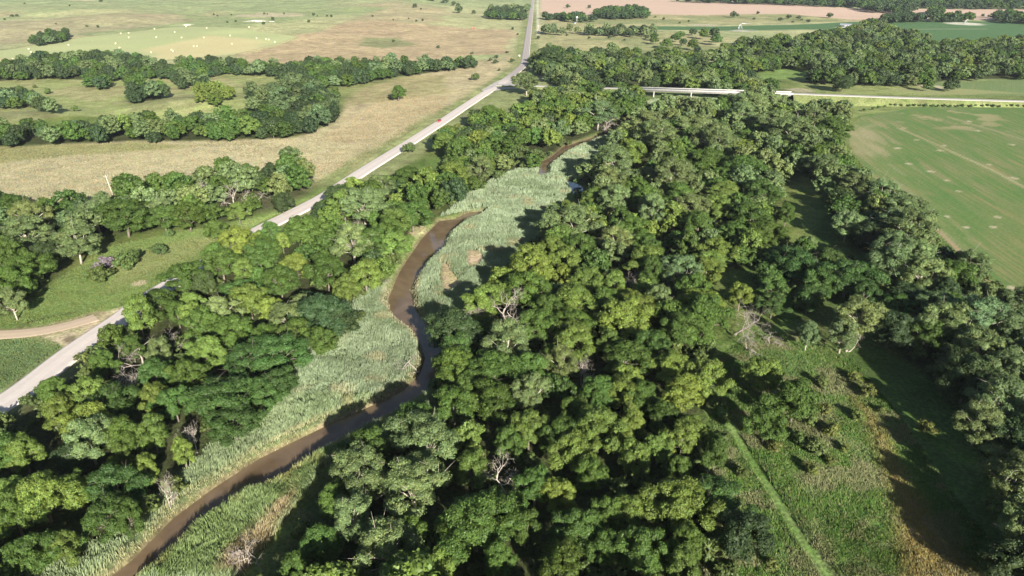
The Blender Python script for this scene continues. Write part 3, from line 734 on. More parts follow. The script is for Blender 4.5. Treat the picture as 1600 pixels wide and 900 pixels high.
KIND = {  # R, H, base, boughs, clumps, leaves, leaf size, bough radius, core
    'cottonwood': dict(R=5.8, H=12.5, base=0.10, nb=26, rb=(0.20, 0.32), spread=0.80, bark='pale'),
    'green': dict(R=5.4, H=11, base=0.06, nb=26, rb=(0.21, 0.34), spread=0.76, bark='grey'),
    'yellow': dict(R=5.0, H=11, base=0.08, nb=23, rb=(0.22, 0.34), spread=0.78, bark='grey'),
    'dark': dict(R=5.4, H=9.5, base=0.03, nb=24, rb=(0.28, 0.38), spread=0.68, bark='grey'),
    'layered': dict(R=6.0, H=10, base=0.08, nb=26, rb=(0.20, 0.30), spread=0.78, bark='grey'),
    'shrub': dict(R=2.0, H=2.7, base=0.02, nb=9, rb=(0.34, 0.48), spread=0.60, bark='grey'),
    'cedar': dict(R=2.2, H=7.0, base=0.04, nb=16, rb=(0.28, 0.42), spread=0.55, bark='grey'),
}
def crown_data(kind, seed, lod):
    k = KIND[kind]; rng = np.random.default_rng(seed)
    R, H, base = k['R'], k['H'], k['base']
    nc, nl, leaf = {0: (26, 38, 0.27), 1: (10, 14, 0.66), 2: (5, 9, 1.3)}[lod]
    if kind == 'shrub': nc, nl, leaf = {0: (9, 22, 0.26), 1: (5, 10, 0.5), 2: (3, 7, 0.8)}[lod]
    if kind == 'cedar': nc, nl, leaf = {0: (9, 22, 0.30), 1: (5, 10, 0.6), 2: (3, 7, 1.0)}[lod]
    zc, hz = H * (0.5 + base / 2), H * (0.5 - base / 2)
    nb = k['nb']
    # boughs: spread over the dome, with an uneven outline
    ph = rng.uniform(0, 6.28); i = np.arange(nb) + 0.5
    zz = 1 - i / nb * 1.62
    aa = ph + i * 2.39996 + rng.normal(0, 0.25, nb)
    ss = np.sqrt(np.clip(1 - zz * zz, 0, 1))
    ob = 1 + 0.30 * np.sin(aa * 2 + seed) + 0.15 * np.sin(aa * 3 + seed * 2.1)
    rad = k['spread'] * ob * rng.uniform(0.66, 1.14, nb)
    if kind == 'cedar':
        zz = rng.uniform(-1, 0.9, nb); w = (1 - (zz + 1) / 2 * 0.85)
        bc = np.stack([np.cos(aa) * w * R * 0.45, np.sin(aa) * w * R * 0.45, zc + zz * hz * 0.9], 1)
        rb = R * rng.uniform(*k['rb'], nb) * (0.45 + w * 0.75)
    else:
        bc = np.stack([np.cos(aa) * ss * R * rad, np.sin(aa) * ss * R * rad, zc + zz * hz * 0.80 * rng.uniform(0.8, 1.12, nb)], 1)
        bc[:, 2] = np.maximum(bc[:, 2], H * base + R * 0.12)
        rb = R * rng.uniform(*k['rb'], nb)
    flat = {'cottonwood': 0.70, 'layered': 0.48, 'dark': 0.85}.get(kind, 0.78)
    cen = np.array([0, 0, zc])
    # clumps on each bough
    d = rdirs(rng, nb * nc, -0.55).reshape(nb, nc, 3)
    outb = norm(bc - cen)[:, None, :]
    d = norm(d + outb * 0.35 + np.array([0, 0, 0.25]))
    cr = rb[:, None] * rng.uniform(0.70, 1.05, (nb, nc))
    cc = bc[:, None, :] + d * cr[..., None] * np.array([1, 1, flat])
    cb = rng.uniform(0.80, 1.20, (nb, nc)) * rng.uniform(0.86, 1.14, (nb, 1))
    rc = (0.50 if lod == 0 else 0.62) * (R / 5.4) ** 0.6 * rng.uniform(0.7, 1.25, (nb, nc))
    ld = rdirs(rng, nb * nc * nl, -0.8).reshape(nb, nc, nl, 3)
    ld = norm(ld + d[:, :, None, :] * 0.6)
    pos = cc[:, :, None, :] + ld * (rc[:, :, None] * np.where(rng.random((nb, nc, nl)) < 0.22, rng.uniform(1.0, 1.75, (nb, nc, nl)), rng.uniform(0.5, 1.1, (nb, nc, nl))))[..., None] * np.array([1, 1, 0.8])
    nor = norm(ld * 0.75 + d[:, :, None, :] * 0.45 + rng.normal(0, 0.50, ld.shape) + np.array([0, 0, 0.15]))
    b = (cb[:, :, None] * rng.uniform(0.70, 1.30, (nb, nc, nl))).reshape(-1)
    hue = np.repeat(rng.normal(0, 0.04, nb * nc), nl)
    col = np.stack([b * (1 + hue), b, b * (1 - hue)], 1)
    V, F, C = quads(rng, pos.reshape(-1, 3), nor.reshape(-1, 3), leaf * (1 if lod else 1), col)
    # inner foliage mass so that light does not leak through the boughs
    cv, cf = ICO
    parts_v, parts_f, parts_c = [V], [], []
    quadF = [F]; off = len(V)
    tri = []
    for j in range(nb):
        s = rb[j] * 0.74 * (1 + 0.18 * rng.normal(size=(len(cv), 1)))
        vv = bc[j] + cv * s * np.array([1, 1, flat])
        parts_v.append(vv); tri.append(cf + off); off += len(vv)
        parts_c.append(np.tile([0.8, 0.8, 0.8], (len(vv), 1)))
    V = np.concatenate(parts_v); C = np.concatenate([C] + parts_c)
    return V, [F, np.concatenate(tri)], C, bc
def icosphere():
    t = (1 + 5 ** 0.5) / 2
    v = norm(np.array([[-1, t, 0], [1, t, 0], [-1, -t, 0], [1, -t, 0], [0, -1, t], [0, 1, t], [0, -1, -t], [0, 1, -t], [t, 0, -1], [t, 0, 1], [-t, 0, -1], [-t, 0, 1]], float))
    f = np.array([[0, 11, 5], [0, 5, 1], [0, 1, 7], [0, 7, 10], [0, 10, 11], [1, 5, 9], [5, 11, 4], [11, 10, 2], [10, 7, 6], [7, 1, 8], [3, 9, 4], [3, 4, 2], [3, 2, 6], [3, 6, 8], [3, 8, 9], [4, 9, 5], [2, 4, 11], [6, 2, 10], [8, 6, 7], [9, 8, 1]])
    return v, f
ICO = icosphere()
def trunk_mesh(kind, seed, bc):
    k = KIND[kind]; rng = np.random.default_rng(seed + 999); R, H = k['R'], k['H']
    m = MB(); top = H * 0.55
    r0 = 0.024 * H if kind not in ('shrub', 'cedar') else 0.02 * H + 0.03
    fork = H * (0.22 if kind != 'shrub' else 0.05)
    lean = rng.normal(0, 0.03 * H, 2)
    m.tube([(0, 0, -0.5), (lean[0] * 0.3, lean[1] * 0.3, fork), (lean[0], lean[1], top)], [r0 * 1.25, r0, r0 * 0.5], 7)
    pick = rng.permutation(len(bc))[:13 if kind in ('cottonwood', 'layered') else 7]
    for j in pick:
        e = bc[j]; s = np.array([lean[0] * 0.4, lean[1] * 0.4, fork + rng.uniform(0, top - fork) * 0.6])
        mid = s * 0.5 + e * 0.5 + np.array([rng.normal(0, .3), rng.normal(0, .3), R * 0.06])
        end = e + (e - s) / np.linalg.norm(e - s) * R * (0.12 if kind == 'cottonwood' else 0.05)
        m.tube([s, mid, e, end], [r0 * 0.5, r0 * 0.36, r0 * 0.2, r0 * 0.08], 5)
        if kind in ('cottonwood', 'layered'):
            for q in range(2):
                dd = rng.normal(0, 1, 3) * R * 0.16; dd[2] = abs(dd[2])
                m.tube([e, e + dd, e + dd * 1.7], [r0 * 0.16, r0 * 0.1, r0 * 0.04], 4)
    mat = M_PALEBARK if k['bark'] == 'pale' else M_BARK
    return m.mesh(kind + '_trunk', mat, smooth=True)
NV = {'cottonwood': 5, 'green': 5, 'yellow': 4, 'dark': 4, 'layered': 3, 'shrub': 4, 'cedar': 2}
CROWN, TRUNK, LOD = {}, {}, {1: {}, 2: {}}
for kd, nv in NV.items():
    for v in range(nv):
        V, Fs, C, bc = crown_data(kd, 100 * v + 7 * len(kd), 0)
        CROWN[kd, v] = mesh_np(kd + '_crown', V, Fs, M_LEAF, C)
        TRUNK[kd, v] = trunk_mesh(kd, v * 13, bc)
        for lo in (1, 2):
            V, Fs, C, _ = crown_data(kd, 100 * v + 7 * len(kd), lo)
            LOD[lo][kd, v] = (V, Fs, C)

def dead_mesh(seed, H=10.0, spread=0.9, mat=None, levels=4, sway=0.25):
    rng = np.random.default_rng(seed); m = MB()
    def grow_(p, d, L, r, lv):
        pts = [p]; rr = [r]; q = p.copy(); dd = d.copy()
        for i in range(3):
            dd = norm(dd + rng.normal(0, sway, 3)); q = q + dd * L / 3; pts.append(q.copy()); rr.append(r * (1 - 0.2 * (i + 1)))
        m.tube(pts, rr, 5 if lv < 2 else 3, cap=False)
        if lv >= levels: return
        for c in range(rng.integers(3, 5)):
            t = rng.uniform(0.35, 1.0); b = pts[min(3, int(t * 3) + 1)] if t < 0.95 else pts[-1]
            nd = norm(dd * 0.7 + rng.normal(0, spread, 3) + np.array([0, 0, 0.12]))
            grow_(b, nd, L * rng.uniform(0.5, 0.78), r * 0.5, lv + 1)
    for s in range(2 if seed % 2 else 3):
        grow_(np.array([rng.normal(0, 0.2), rng.normal(0, 0.2), -0.3]), norm(np.array([rng.normal(0, 0.35), rng.normal(0, 0.35), 1.0])), H * 0.38, H * 0.019, 0)
    return m.mesh('dead_wood', mat or M_DEAD)
DEAD = [dead_mesh(3), dead_mesh(8, mat=M_DEAD), dead_mesh(5, spread=1.1, mat=M_DEADGREY), dead_mesh(12, spread=1.2, mat=M_DEADGREY, levels=4)]
FALLEN = dead_mesh(21, H=11, spread=1.15, mat=M_DEADGREY, levels=5)

# ------------------------------------------------------------------ trees read one by one off the photograph: crown centre, crown radius in pixels, kind
HAND = """972,611,26,Y 771,624,38,G 709,631,34,G 826,611,28,C 826,666,31,Y 878,680,31,G 895,700,31,Y 936,666,38,Y 988,662,24,Y 991,710,28,Y 1067,611,30,Y 1067,680,28,Y
1062,783,46,Y 923,735,26,G 737,728,28,Y 668,683,46,C 644,755,50,C 564,738,45,C 551,803,38,C 599,858,46,C 743,810,55,G 874,772,28,Y 902,824,38,G 778,872,28,G 678,886,31,Y 874,882,36,G 981,797,26,Y
1005,855,38,G 1067,885,31,Y 1029,697,22,Y 754,469,30,Y 830,414,42,Y 874,372,28,Y 826,451,34,G 898,469,34,Y 709,513,40,D 708,573,34,G 792,531,42,C 905,386,28,G 902,345,32,C 890,332,20,Y 981,358,28,G
1009,403,28,Y 978,493,38,Y 953,534,20,Y 978,590,26,Y 1053,570,28,Y 771,580,38,G 874,565,26,C 1019,538,33,G 1060,513,30,G 943,472,28,G 840,505,30,G 1029,465,25,C 1060,420,28,C 568,317,32,C 644,334,26,G
616,345,26,Y 551,376,32,C 613,379,24,Y 582,379,26,G 571,427,28,Y 540,448,22,Y 530,500,26,D 117,376,32,C 38,362,34,C 20,320,20,G 14,438,30,G 41,417,28,G 17,469,22,C 70,398,24,D 76,322,13,G 148,332,24,C
193,335,36,G 255,338,24,G 293,335,24,G 441,315,17,D 372,329,14,Y 336,358,14,G 531,306,26,D 337,400,24,G 379,420,20,Y 293,431,28,G 300,472,18,Y 276,486,18,G 317,441,20,D 441,376,12,Y 423,362,17,G
406,396,28,G 437,438,30,G 510,420,33,G 482,362,28,G 503,489,42,D 344,486,26,C 300,489,20,Y 389,465,28,Y 205,540,16,G 424,482,20,Y 320,548,28,Y 362,513,26,G 386,562,38,L 430,551,42,L 138,612,28,Y 160,566,18,G
248,551,22,C 241,586,26,G 293,586,26,G 434,598,30,L 92,640,26,Y 135,658,34,Y 241,621,22,Y 272,628,24,G 344,621,48,L 365,659,34,L 408,612,30,L 138,683,36,C 193,680,30,G 238,673,28,Y 114,714,26,D 227,731,19,Y
189,714,14,Y 286,704,20,Y 179,755,40,L 65,772,42,Y 21,797,36,G 117,762,24,Y 165,807,36,L 203,805,24,G 100,852,24,Y 45,865,38,G 7,704,30,G 36,704,26,Y 1091,352,28,G 1119,321,24,Y 1170,338,30,G 1195,365,28,G
1229,331,18,G 1245,410,38,L 1208,448,24,G 1263,383,14,C 1325,431,42,L 1285,436,30,L 1157,458,19,Y 1263,520,18,C 1346,493,40,C 1394,513,36,D 1318,520,24,C 1429,355,42,C 1412,325,32,C 1325,348,24,C 1355,365,26,D
1394,405,38,C 1439,425,33,C 1495,430,30,G 1532,493,46,C 1480,500,36,C 1570,510,36,C 1532,541,36,C 1573,575,34,C 1498,569,34,D 1195,582,28,Y 1243,621,36,G 1197,659,30,G 1084,448,28,G 1081,513,30,G
1081,669,24,Y 1119,704,22,G 1164,831,42,D 1071,850,28,G 1566,624,44,C 1532,655,34,C 1597,680,46,D 1590,745,42,C 1605,814,46,C 1606,880,50,D 622,143,12,G 823,127,20,C 861,90,24,D 694,221,19,Y 764,179,18,G
709,269,27,Y 750,262,24,C 633,275,20,G 590,290,20,C 957,250,38,C 952,282,24,C 1029,212,36,C 1053,269,36,C 1012,190,24,C 988,238,25,Y 935,176,26,C 1120,215,34,C 1160,176,26,C 1182,160,20,C 1156,160,18,C 1208,160,17,C 1100,250,28,G
1160,262,28,G 1245,205,34,C 1270,182,22,C 1300,200,26,G 1290,260,24,C 1340,290,26,C 1375,300,26,C 1210,190,26,C 1085,196,26,C 1190,300,28,G 1010,310,26,G 960,310,26,C 1062,305,26,G 1130,300,24,Y
1488,131,11,D 1453,132,7,G 1318,128,17,D 1020,420,24,G 1120,390,24,Y 860,560,20,G 735,600,26,G 835,755,30,G 795,690,26,G 950,800,30,G 945,855,26,G 640,830,28,G 700,845,28,G 820,820,28,G 500,850,30,G 520,780,26,G
460,885,26,G 1060,735,22,G 940,610,24,G 900,640,24,G 960,440,22,Y 860,480,24,G 1005,620,26,G 1035,650,26,G 1150,365,24,G 1130,275,20,G"""
SHRUBS_PX = [(265, 367, 8, 'green'), (250, 395, 12, 'bright green'), (238, 390, 6, 'small green'), (200, 417, 21, 'large green'), (157, 437, 19, 'spreading green'), (641, 236, 10, 'round dark green'), (744, 124, 7, 'upright dark'), (1446, 669, 15, 'sparse yellow-green'),
             (1356, 614, 15, 'yellow-green'), (1274, 704, 18, 'sparse olive'), (1205, 489, 11, 'low lime'), (1340, 650, 12, 'low green'), (386, 140, 4, 'grey green'), (75, 145, 6, 'round green'), (54, 136, 3.5, 'small olive'), (120, 178, 6, 'grey-green'), (522, 148, 10, 'round bright green'), (740, 190, 8, 'low olive'), (715, 200, 6, 'low olive'), (1130, 690, 14, 'bushy green'), (1262, 655, 17, 'leafy green'), (1290, 640, 12, 'pale olive'), (1300, 675, 15, 'yellow-green'), (1268, 735, 13, 'dull olive'), (1322, 700, 9, 'small yellow-green'), (1250, 690, 15, 'dark green'), (1298, 720, 10, 'olive'), (1160, 740, 13, 'leafy green'), (1150, 790, 15, 'dense green'), (1185, 840, 13, 'leafy green'), (1205, 880, 12, 'pale olive'), (1285, 600, 13, 'pale lime'), (1335, 590, 11, 'yellow-green'), (1378, 640, 9, 'low olive'), (1135, 655, 11, 'dark green'), (1210, 700, 12, 'olive')]
DEAD_PX = [(805, 478, 34, 0, 'bleached white bare tree'), (747, 486, 20, 1, 'bare white forked tree'), (213, 530, 30, 2, 'wide grey dead tree'), (262, 520, 16, 3, 'small grey dead tree'), (203, 592, 24, 1, 'pale bare tree'), (300, 672, 16, 1, 'thin bleached tree'), (379, 300, 26, 0, 'pale bare tree with spreading limbs'), (315, 292, 16, 1, 'thin whitish leafless tree'),
           (799, 730, 34, 0, 'grey dead-topped tree'), (988, 425, 20, 2, 'grey leafless tree'), (1047, 322, 24, 3, 'reddish grey leafless tree'), (909, 570, 14, 1, 'narrow white snag'), (1425, 500, 16, 3, 'dark leafless tree'), (1010, 612, 12, 3, 'small purple-grey leafless tree'), (947, 184, 15, 3, 'pinkish grey leafless tree'), (458, 410, 18, 3, 'brownish dead tree'),
           (255, 755, 14, 1, 'leaning bleached branchy tree'), (650, 548, 20, 2, 'grey dead tree leaning over water'), (380, 845, 22, 3, 'grey leafless tree'), (52, 318, 12, 3, 'small grey leafless tree'), (1445, 82, 8, 3, 'pinkish bare tree'), (560, 350, 13, 1, 'white-stemmed dead tree'), (867, 190, 14, 3, 'pinkish dead tree'), (1170, 515, 18, 2, 'grey twiggy dead tree'), (1205, 525, 16, 3, 'low grey dead brush pile'), (1330, 520, 16, 1, 'pale bare-limbed tree'), (1540, 520, 18, 0, 'white bare-limbed tree')]
KN = {'Y': 'yellow', 'G': 'green', 'C': 'cottonwood', 'D': 'dark', 'L': 'layered'}
BASECOL = {'yellow': (0.114, 0.164, 0.031), 'green': (0.061, 0.106, 0.019), 'cottonwood': (0.120, 0.165, 0.058), 'dark': (0.040, 0.066, 0.021), 'layered': (0.050, 0.094, 0.020), 'shrub': (0.075, 0.105, 0.032), 'cedar': (0.035, 0.055, 0.025)}
random.seed(7); RNG = np.random.default_rng(7)
TREES = []                                  # dict(kind, X, Y, r, h, col, px, py, zone, hand)
def tint(kind, extra=(1, 1, 1)):
    b = random.uniform(0.80, 1.20); w = random.gauss(0, 0.055)
    c = BASECOL[kind]
    return tuple(max(0.01, c[i] * b * (1 + (w, 0, -w)[i]) * extra[i]) for i in range(3))
def zone_of(px, py):
    for k, v in FOREST.items():
        pl = np.array(v, float)
        if sdf(pl, np.array([float(px)]), np.array([float(py)]))[0] < 6: return k
    return 'open'
def add_tree(kind, px, py, rpx=None, r=None, hand=False, zone=None, extra=(1, 1, 1)):
    k = KIND[kind]
    zc = 6.0 if kind not in ('shrub', 'cedar') else 1.4
    for _ in range(3):
        X, Y = P(px, py, zc)
        if rpx: r = rpx * depth_of(X, Y, zc) / F
        h = k['H'] * (0.45 + 0.55 * r / k['R']) if kind != 'shrub' else k['H'] * r / k['R']
        zc = h * 0.62
    TREES.append(dict(kind=kind, X=X, Y=Y, r=r, h=h, col=tint(kind, extra), px=px, py=py, zone=zone or zone_of(px, py), hand=hand))
for tok in HAND.split():
    a, b, r, k = tok.split(',')
    add_tree(KN[k], float(a), float(b), float(r) * 1.04, hand=True)
MIX = {  # spacing m, kinds with weights, radius range, tint
    'west_bank': (8.2, 'green yellow layered cottonwood dark', (4, 3, 2, 1.3, 1), (2.9, 6.4), (1, 1, 1)),
    'mid_bank': (8.4, 'green yellow dark cottonwood', (4, 2, 2, 2), (4.2, 6.2), (1, 1, 1)),
    'junction': (9.5, 'green cottonwood dark yellow', (4, 3, 3, 1), (4.4, 7), (0.95, 0.95, 1.0)),
    'east_top': (9.0, 'cottonwood green yellow', (5, 3, 1), (3.6, 7), (1, 1, 1)),
    'east_main': (8.4, 'yellow green layered cottonwood', (4, 4, 1.5, 1.5), (3.0, 6.6), (1, 1, 1)),
    'east_clump': (9.0, 'layered green', (3, 1), (4.5, 6.0), (1, 1, 1)),
    'east_edge': (8.8, 'cottonwood green dark', (4, 2, 1.5), (4.5, 6.5), (0.95, 1, 1)),
    'east_low': (8.5, 'cottonwood dark green', (2, 2, 2), (6.4, 8.0), (1, 1, 1)),
    'west_grove': (8.6, 'green cottonwood dark', (3, 2.4, 1.3), (4.4, 6.6), (1, 1, 1)),
}
for kz in FOREST:
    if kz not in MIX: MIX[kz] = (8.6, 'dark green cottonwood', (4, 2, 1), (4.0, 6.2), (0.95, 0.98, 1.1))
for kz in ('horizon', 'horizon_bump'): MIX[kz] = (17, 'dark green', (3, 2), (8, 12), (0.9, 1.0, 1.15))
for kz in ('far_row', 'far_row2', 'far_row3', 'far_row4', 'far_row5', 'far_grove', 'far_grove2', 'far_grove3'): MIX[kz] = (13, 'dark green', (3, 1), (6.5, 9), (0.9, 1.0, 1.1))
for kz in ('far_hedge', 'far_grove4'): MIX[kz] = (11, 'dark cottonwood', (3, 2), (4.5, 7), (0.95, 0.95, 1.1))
MIX['belt_blob'] = (8.4, 'cottonwood dark green', (4, 3, 1), (4.2, 6.6), (0.72, 0.76, 0.82))
MIX['belt_low'] = (8.2, 'dark green cottonwood yellow', (3, 3, 2, 1), (3.4, 6.2), (0.9, 0.95, 1.0))
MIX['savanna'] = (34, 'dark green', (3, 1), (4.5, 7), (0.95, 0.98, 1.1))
MIX['belt_mid2'] = (8.5, 'yellow green', (3, 1), (3.5, 5.5), (1, 0.95, 1))
def road_d(x, y): return float(line_dist(ROAD, np.array([x]), np.array([y]), 30)[0])
cellmap = {}
def near_ok(X, Y, d):
    cx, cy = int(X // 12), int(Y // 12)
    for i in range(cx - 2, cx + 3):
        for j in range(cy - 2, cy + 3):
            for (a, b, dd) in cellmap.get((i, j), ()):
                if (a - X) ** 2 + (b - Y) ** 2 < (max(d, dd) if dd < 90 else d) ** 2: return False
    return True
def put_cell(X, Y, d): cellmap.setdefault((int(X // 12), int(Y // 12)), []).append((X, Y, d))
for t in TREES: put_cell(t['X'], t['Y'], min(8.5, t['r'] * 1.35))
for q in DEAD_PX:
    a_, b_ = P(q[0], q[1], 6.0); put_cell(a_, b_, 7.0)
for kz, pts in FOREST.items():
    sp, kinds, wts, rr, ex = MIX[kz]
    kinds = kinds.split()
    W = poly(pts, 6.0); lo, hi = W.min(0), W.max(0)
    n = int((hi[0] - lo[0]) * (hi[1] - lo[1]) / (sp * sp) * 9)
    n = min(n, 60000)
    cx = RNG.uniform(lo[0], hi[0], n); cy = RNG.uniform(lo[1], hi[1], n)
    ok = sdf(W, cx, cy) < 0
    rd = line_dist(ROAD, cx, cy, 30) > 8.0
    wd = np.minimum(sdf_box(W_RIV, cx, cy, 12), sdf_box(W_RIV2, cx, cy, 12)) > 2.0
    xr = line_dist(np.array([q[:2] for q in smooth_line(XR_E, 6)]), cx, cy, 30) > 9
    xb = line_dist(np.array([BR0, BR1]), cx, cy, 30) > 8
    xw = line_dist(np.array([q[:2] for q in smooth_line(XR_W, 6)]), cx, cy, 30) > 6.0
    gap = fbm(cx, cy, 26, 77, 2) > (0.38 if kz == 'junction' else 0.31)
    for x, y in zip(cx[ok & rd & wd & xr & xb & xw & gap], cy[ok & rd & wd & xr & xb & xw & gap]):
        if near_ok(x, y, sp):
            kd = random.choices(kinds, wts)[0]
            px, py = proj(x, y, 6.0)
            if px < -200 or px > 1950 or py > 1200: continue
            if kz == 'west_bank' and (py > 455 or (py > 420 and px < 310)) and road_d(x, y) < 12.5: continue
            if kz == 'east_top' and py < 215 and (975 < px < 1140 or 1222 < px < 1335):
                if proj(x, y, 13.0)[1] < 151: continue
            if kz == 'west_bank' and px < 75 and py < 665: continue
            if 872 < px < 925 and 262 < py < 325: continue
            put_cell(x, y, sp)
            r = random.uniform(*rr); k = KIND[kd]
            h = k['H'] * (0.45 + 0.55 * r / k['R']) * random.uniform(0.74, 1.22)
            TREES.append(dict(kind=kd, X=float(x), Y=float(y), r=r, h=h, col=tint(kd, ex), px=px, py=py, zone=kz, hand=False))
print('TREES total', len(TREES), 'hand', sum(t['hand'] for t in TREES))

# the 300 that show largest stand as trees of their own
for t in TREES:
    zc = t['h'] * 0.6
    t['size'] = t['r'] * F / depth_of(t['X'], t['Y'], zc)
    t['seen'] = -t['size'] * 0.6 < t['px'] < 1600 + t['size'] * 0.6 and -5 < t['py'] < 900 + t['size'] * 0.6
order = sorted(TREES, key=lambda t: -(t['size'] + (12 if t['hand'] else 0) - (0 if t['seen'] else 1000)))
SOLO = order[:300]; REST = order[300:]

ORD = ['nearest', 'second', 'third', 'fourth', 'fifth', 'sixth', 'seventh', 'eighth', 'ninth', 'tenth', 'eleventh', 'twelfth']
MARKS = [("the red car", 691, 190), ("the road junction", 790, 130), ("the dirt side road", 110, 515), ("the sharpest river bend", 612, 465), ("the river's exit at the bottom edge", 180, 893), ("the bare sand patch among reeds", 742, 405),
         ("the purple-grey bush in the meadow", 166, 418), ("the bleached bare tree at the centre", 805, 478), ("the wide grey dead tree by the road", 213, 530), ("the fallen dead tree in the clearing", 1155, 520), ("the grass track's upper end", 1135, 655),
         ("the bridge's left end", 995, 140), ("the blue pool among the reeds", 900, 292), ("the pale bare tree above the road", 379, 300), ("the dead tree leaning over the water", 650, 548), ("the silvery shrub", 1170, 374), ("the sparse bush in the shaded meadow", 1446, 669),
         ("the field's upper left corner", 1322, 195), ("the pale dirt spot in the crop field", 1527, 416), ("the grey dead-topped tree", 799, 730), ("the bottom left corner", 0, 900), ("the bottom right corner", 1600, 900), ("the left edge at mid height", 0, 450),
         ("the middle of the bottom edge", 800, 900), ("the rusty brown weed patch", 1400, 780), ("the river tip above the sand", 757, 326), ("the bare white forked tree", 747, 486), ("the narrow white snag", 909, 570), ("the reddish grey bare tree", 1047, 322), ("the grey leafless tree near centre", 988, 425),
         ("the pinkish bare tree by the stream", 947, 184), ("the small pale snag lower left", 203, 592), ("the thin bleached tree by lower reeds", 300, 672), ("the grass track's lower end", 1290, 893), ("the grey bare tree at river bottom", 380, 845), ("the road's left end", 10, 615), ("the brownish dead tree", 458, 410),
         ("the crop field's bottom tip", 1597, 474), ("the shaded river stretch", 560, 665), ("the meeting of grove and bottom right track", 1140, 850), ("the leaning utility pole", 172, 290), ("the white bare-limbed tree at right", 1540, 520), ("the bridge's right end", 1330, 149), ("the dark bare tree at right", 1425, 500)]
SECT = {'L': 'left of', 'R': 'right of', 'A': 'above', 'B': 'below'}
def sector(dx, dy):
    if abs(dx) >= abs(dy): return 'R' if dx > 0 else 'L'
    return 'B' if dy > 0 else 'A'
LOOK = {'yellow': ['yellow-green tree', 'bright lime tree', 'sunlit yellowish tree'], 'green': ['leafy mid-green tree', 'dense green tree', 'fresh green tree'], 'cottonwood': ['pale grey-green cottonwood', 'open-crowned pale cottonwood', 'silvery green cottonwood'],
        'dark': ['round dark green tree', 'dense olive-dark tree', 'dark domed tree'], 'layered': ['broad deep-green feathery tree', 'flat-layered green tree', 'wide feathery green tree']}
def place_words(items, word):
    """each item: the landmark and direction for which it ranks first or nearly so"""
    table = {}
    for mi, (ph, mx, my) in enumerate(MARKS):
        for i, t in enumerate(items):
            dx, dy = t['px'] - mx, t['py'] - my
            table.setdefault((mi, sector(dx, dy)), []).append((math.hypot(dx, dy), i))
    best = {}
    for key, lst in table.items():
        lst.sort()
        for rk, (d, i) in enumerate(lst[:12]):
            sc = rk * 60 + d
            if i not in best or sc < best[i][0]: best[i] = (sc, key, rk)
    out = []
    for i, t in enumerate(items):
        if i in best:
            _, (mi, s), rk = best[i]
            w = ("nearest %s %s %s" % (word, SECT[s], MARKS[mi][0])) if rk == 0 else ("%s nearest %s %s %s" % (ORD[rk], word, SECT[s], MARKS[mi][0]))
            if rk == 0: w = w
            out.append(w)
        else: out.append(None)
    return out
GROUPS = {'west_bank': 'trees between the road and the river', 'mid_bank': 'trees between the road and the river', 'west_grove': 'trees of the grove left of the road', 'east_top': 'trees of the long wood right of the river', 'east_main': 'trees of the long wood right of the river',
          'east_clump': 'trees in the right hand clearing', 'east_edge': 'trees along the edge of the crop field', 'east_low': 'trees along the edge of the crop field', 'junction': 'trees beyond the bridge', 'open': 'trees standing in the open'}
TREENAME = {'cottonwood': 'cottonwood_tree', 'green': 'broadleaf_tree', 'yellow': 'broadleaf_tree', 'dark': 'broadleaf_tree', 'layered': 'broadleaf_tree', 'shrub': 'shrub'}
words = place_words(SOLO, 'tree')
def gz(X, Y): return float(height(X, Y))
def plant(t, label, group, name=None, cat='tree'):
    kd = t['kind']; k = KIND[kd]; v = random.randrange(NV[kd])
    root = bpy.data.objects.new(name or TREENAME[kd], None); COL.objects.link(root)
    root.empty_display_size = 0.5
    root.location = (t['X'], t['Y'], gz(t['X'], t['Y'])); root.rotation_euler = (0, 0, random.uniform(0, 6.283))
    s = t['r'] / k['R']; root.scale = (s * random.uniform(0.84, 1.12), s * random.uniform(0.84, 1.12), t['h'] / k['H'])
    tag(root, label, cat, group)
    c = bpy.data.objects.new('crown', CROWN[kd, v]); c.color = (*t['col'], 1); c.parent = root; COL.objects.link(c)
    c = bpy.data.objects.new('trunk' if kd != 'shrub' else 'stem', TRUNK[kd, v]); c.parent = root; COL.objects.link(c)
    return root
for i, t in enumerate(SOLO):
    lk = LOOK[t['kind']][0]
    lb = '%s, %s' % (lk, words[i]) if words[i] else '%s deep inside the wood' % lk
    if len(lb.replace('-', ' ').split()) > 16: lb = lb.replace(lk, 'green tree' if t['kind'] != 'cottonwood' else 'pale tree')
    plant(t, lb, GROUPS.get(t['zone'], 'trees of the belts in the pastures'))

# the rest of the woods as one mass
def merge(items, name, mat, label, cat, lodf):
    Vs, F4, F3, Cs, off = [], [], [], [], 0
    for t in items:
        kd = t['kind']; k = KIND[kd]; v = random.randrange(NV[kd]); lo = lodf(t)
        V, Fs, C = LOD[lo][kd, v]
        a = random.uniform(0, 6.283); ca, sa = math.cos(a), math.sin(a)
        s = t['r'] / k['R']; sz = t['h'] / k['H']
        W = np.stack([(V[:, 0] * ca - V[:, 1] * sa) * s + t['X'], (V[:, 0] * sa + V[:, 1] * ca) * s + t['Y'], V[:, 2] * sz + gz(t['X'], t['Y'])], 1)
        Vs.append(W); F4.append(Fs[0] + off); F3.append(Fs[1] + off); off += len(V)
        Cs.append(C * np.array(t['col']))
    me = mesh_np(name, np.concatenate(Vs), [np.concatenate(F4), np.concatenate(F3)], mat, np.concatenate(Cs))
    print(name, len(items), 'verts', off)
    return tag(link(name, me), label, cat, kind='stuff')
merge(REST, 'woodland', M_LEAF, 'mixed green woods filling the valley and the far tree belts', 'woods', lambda t: 1 if t['Y'] < 1050 else 2)

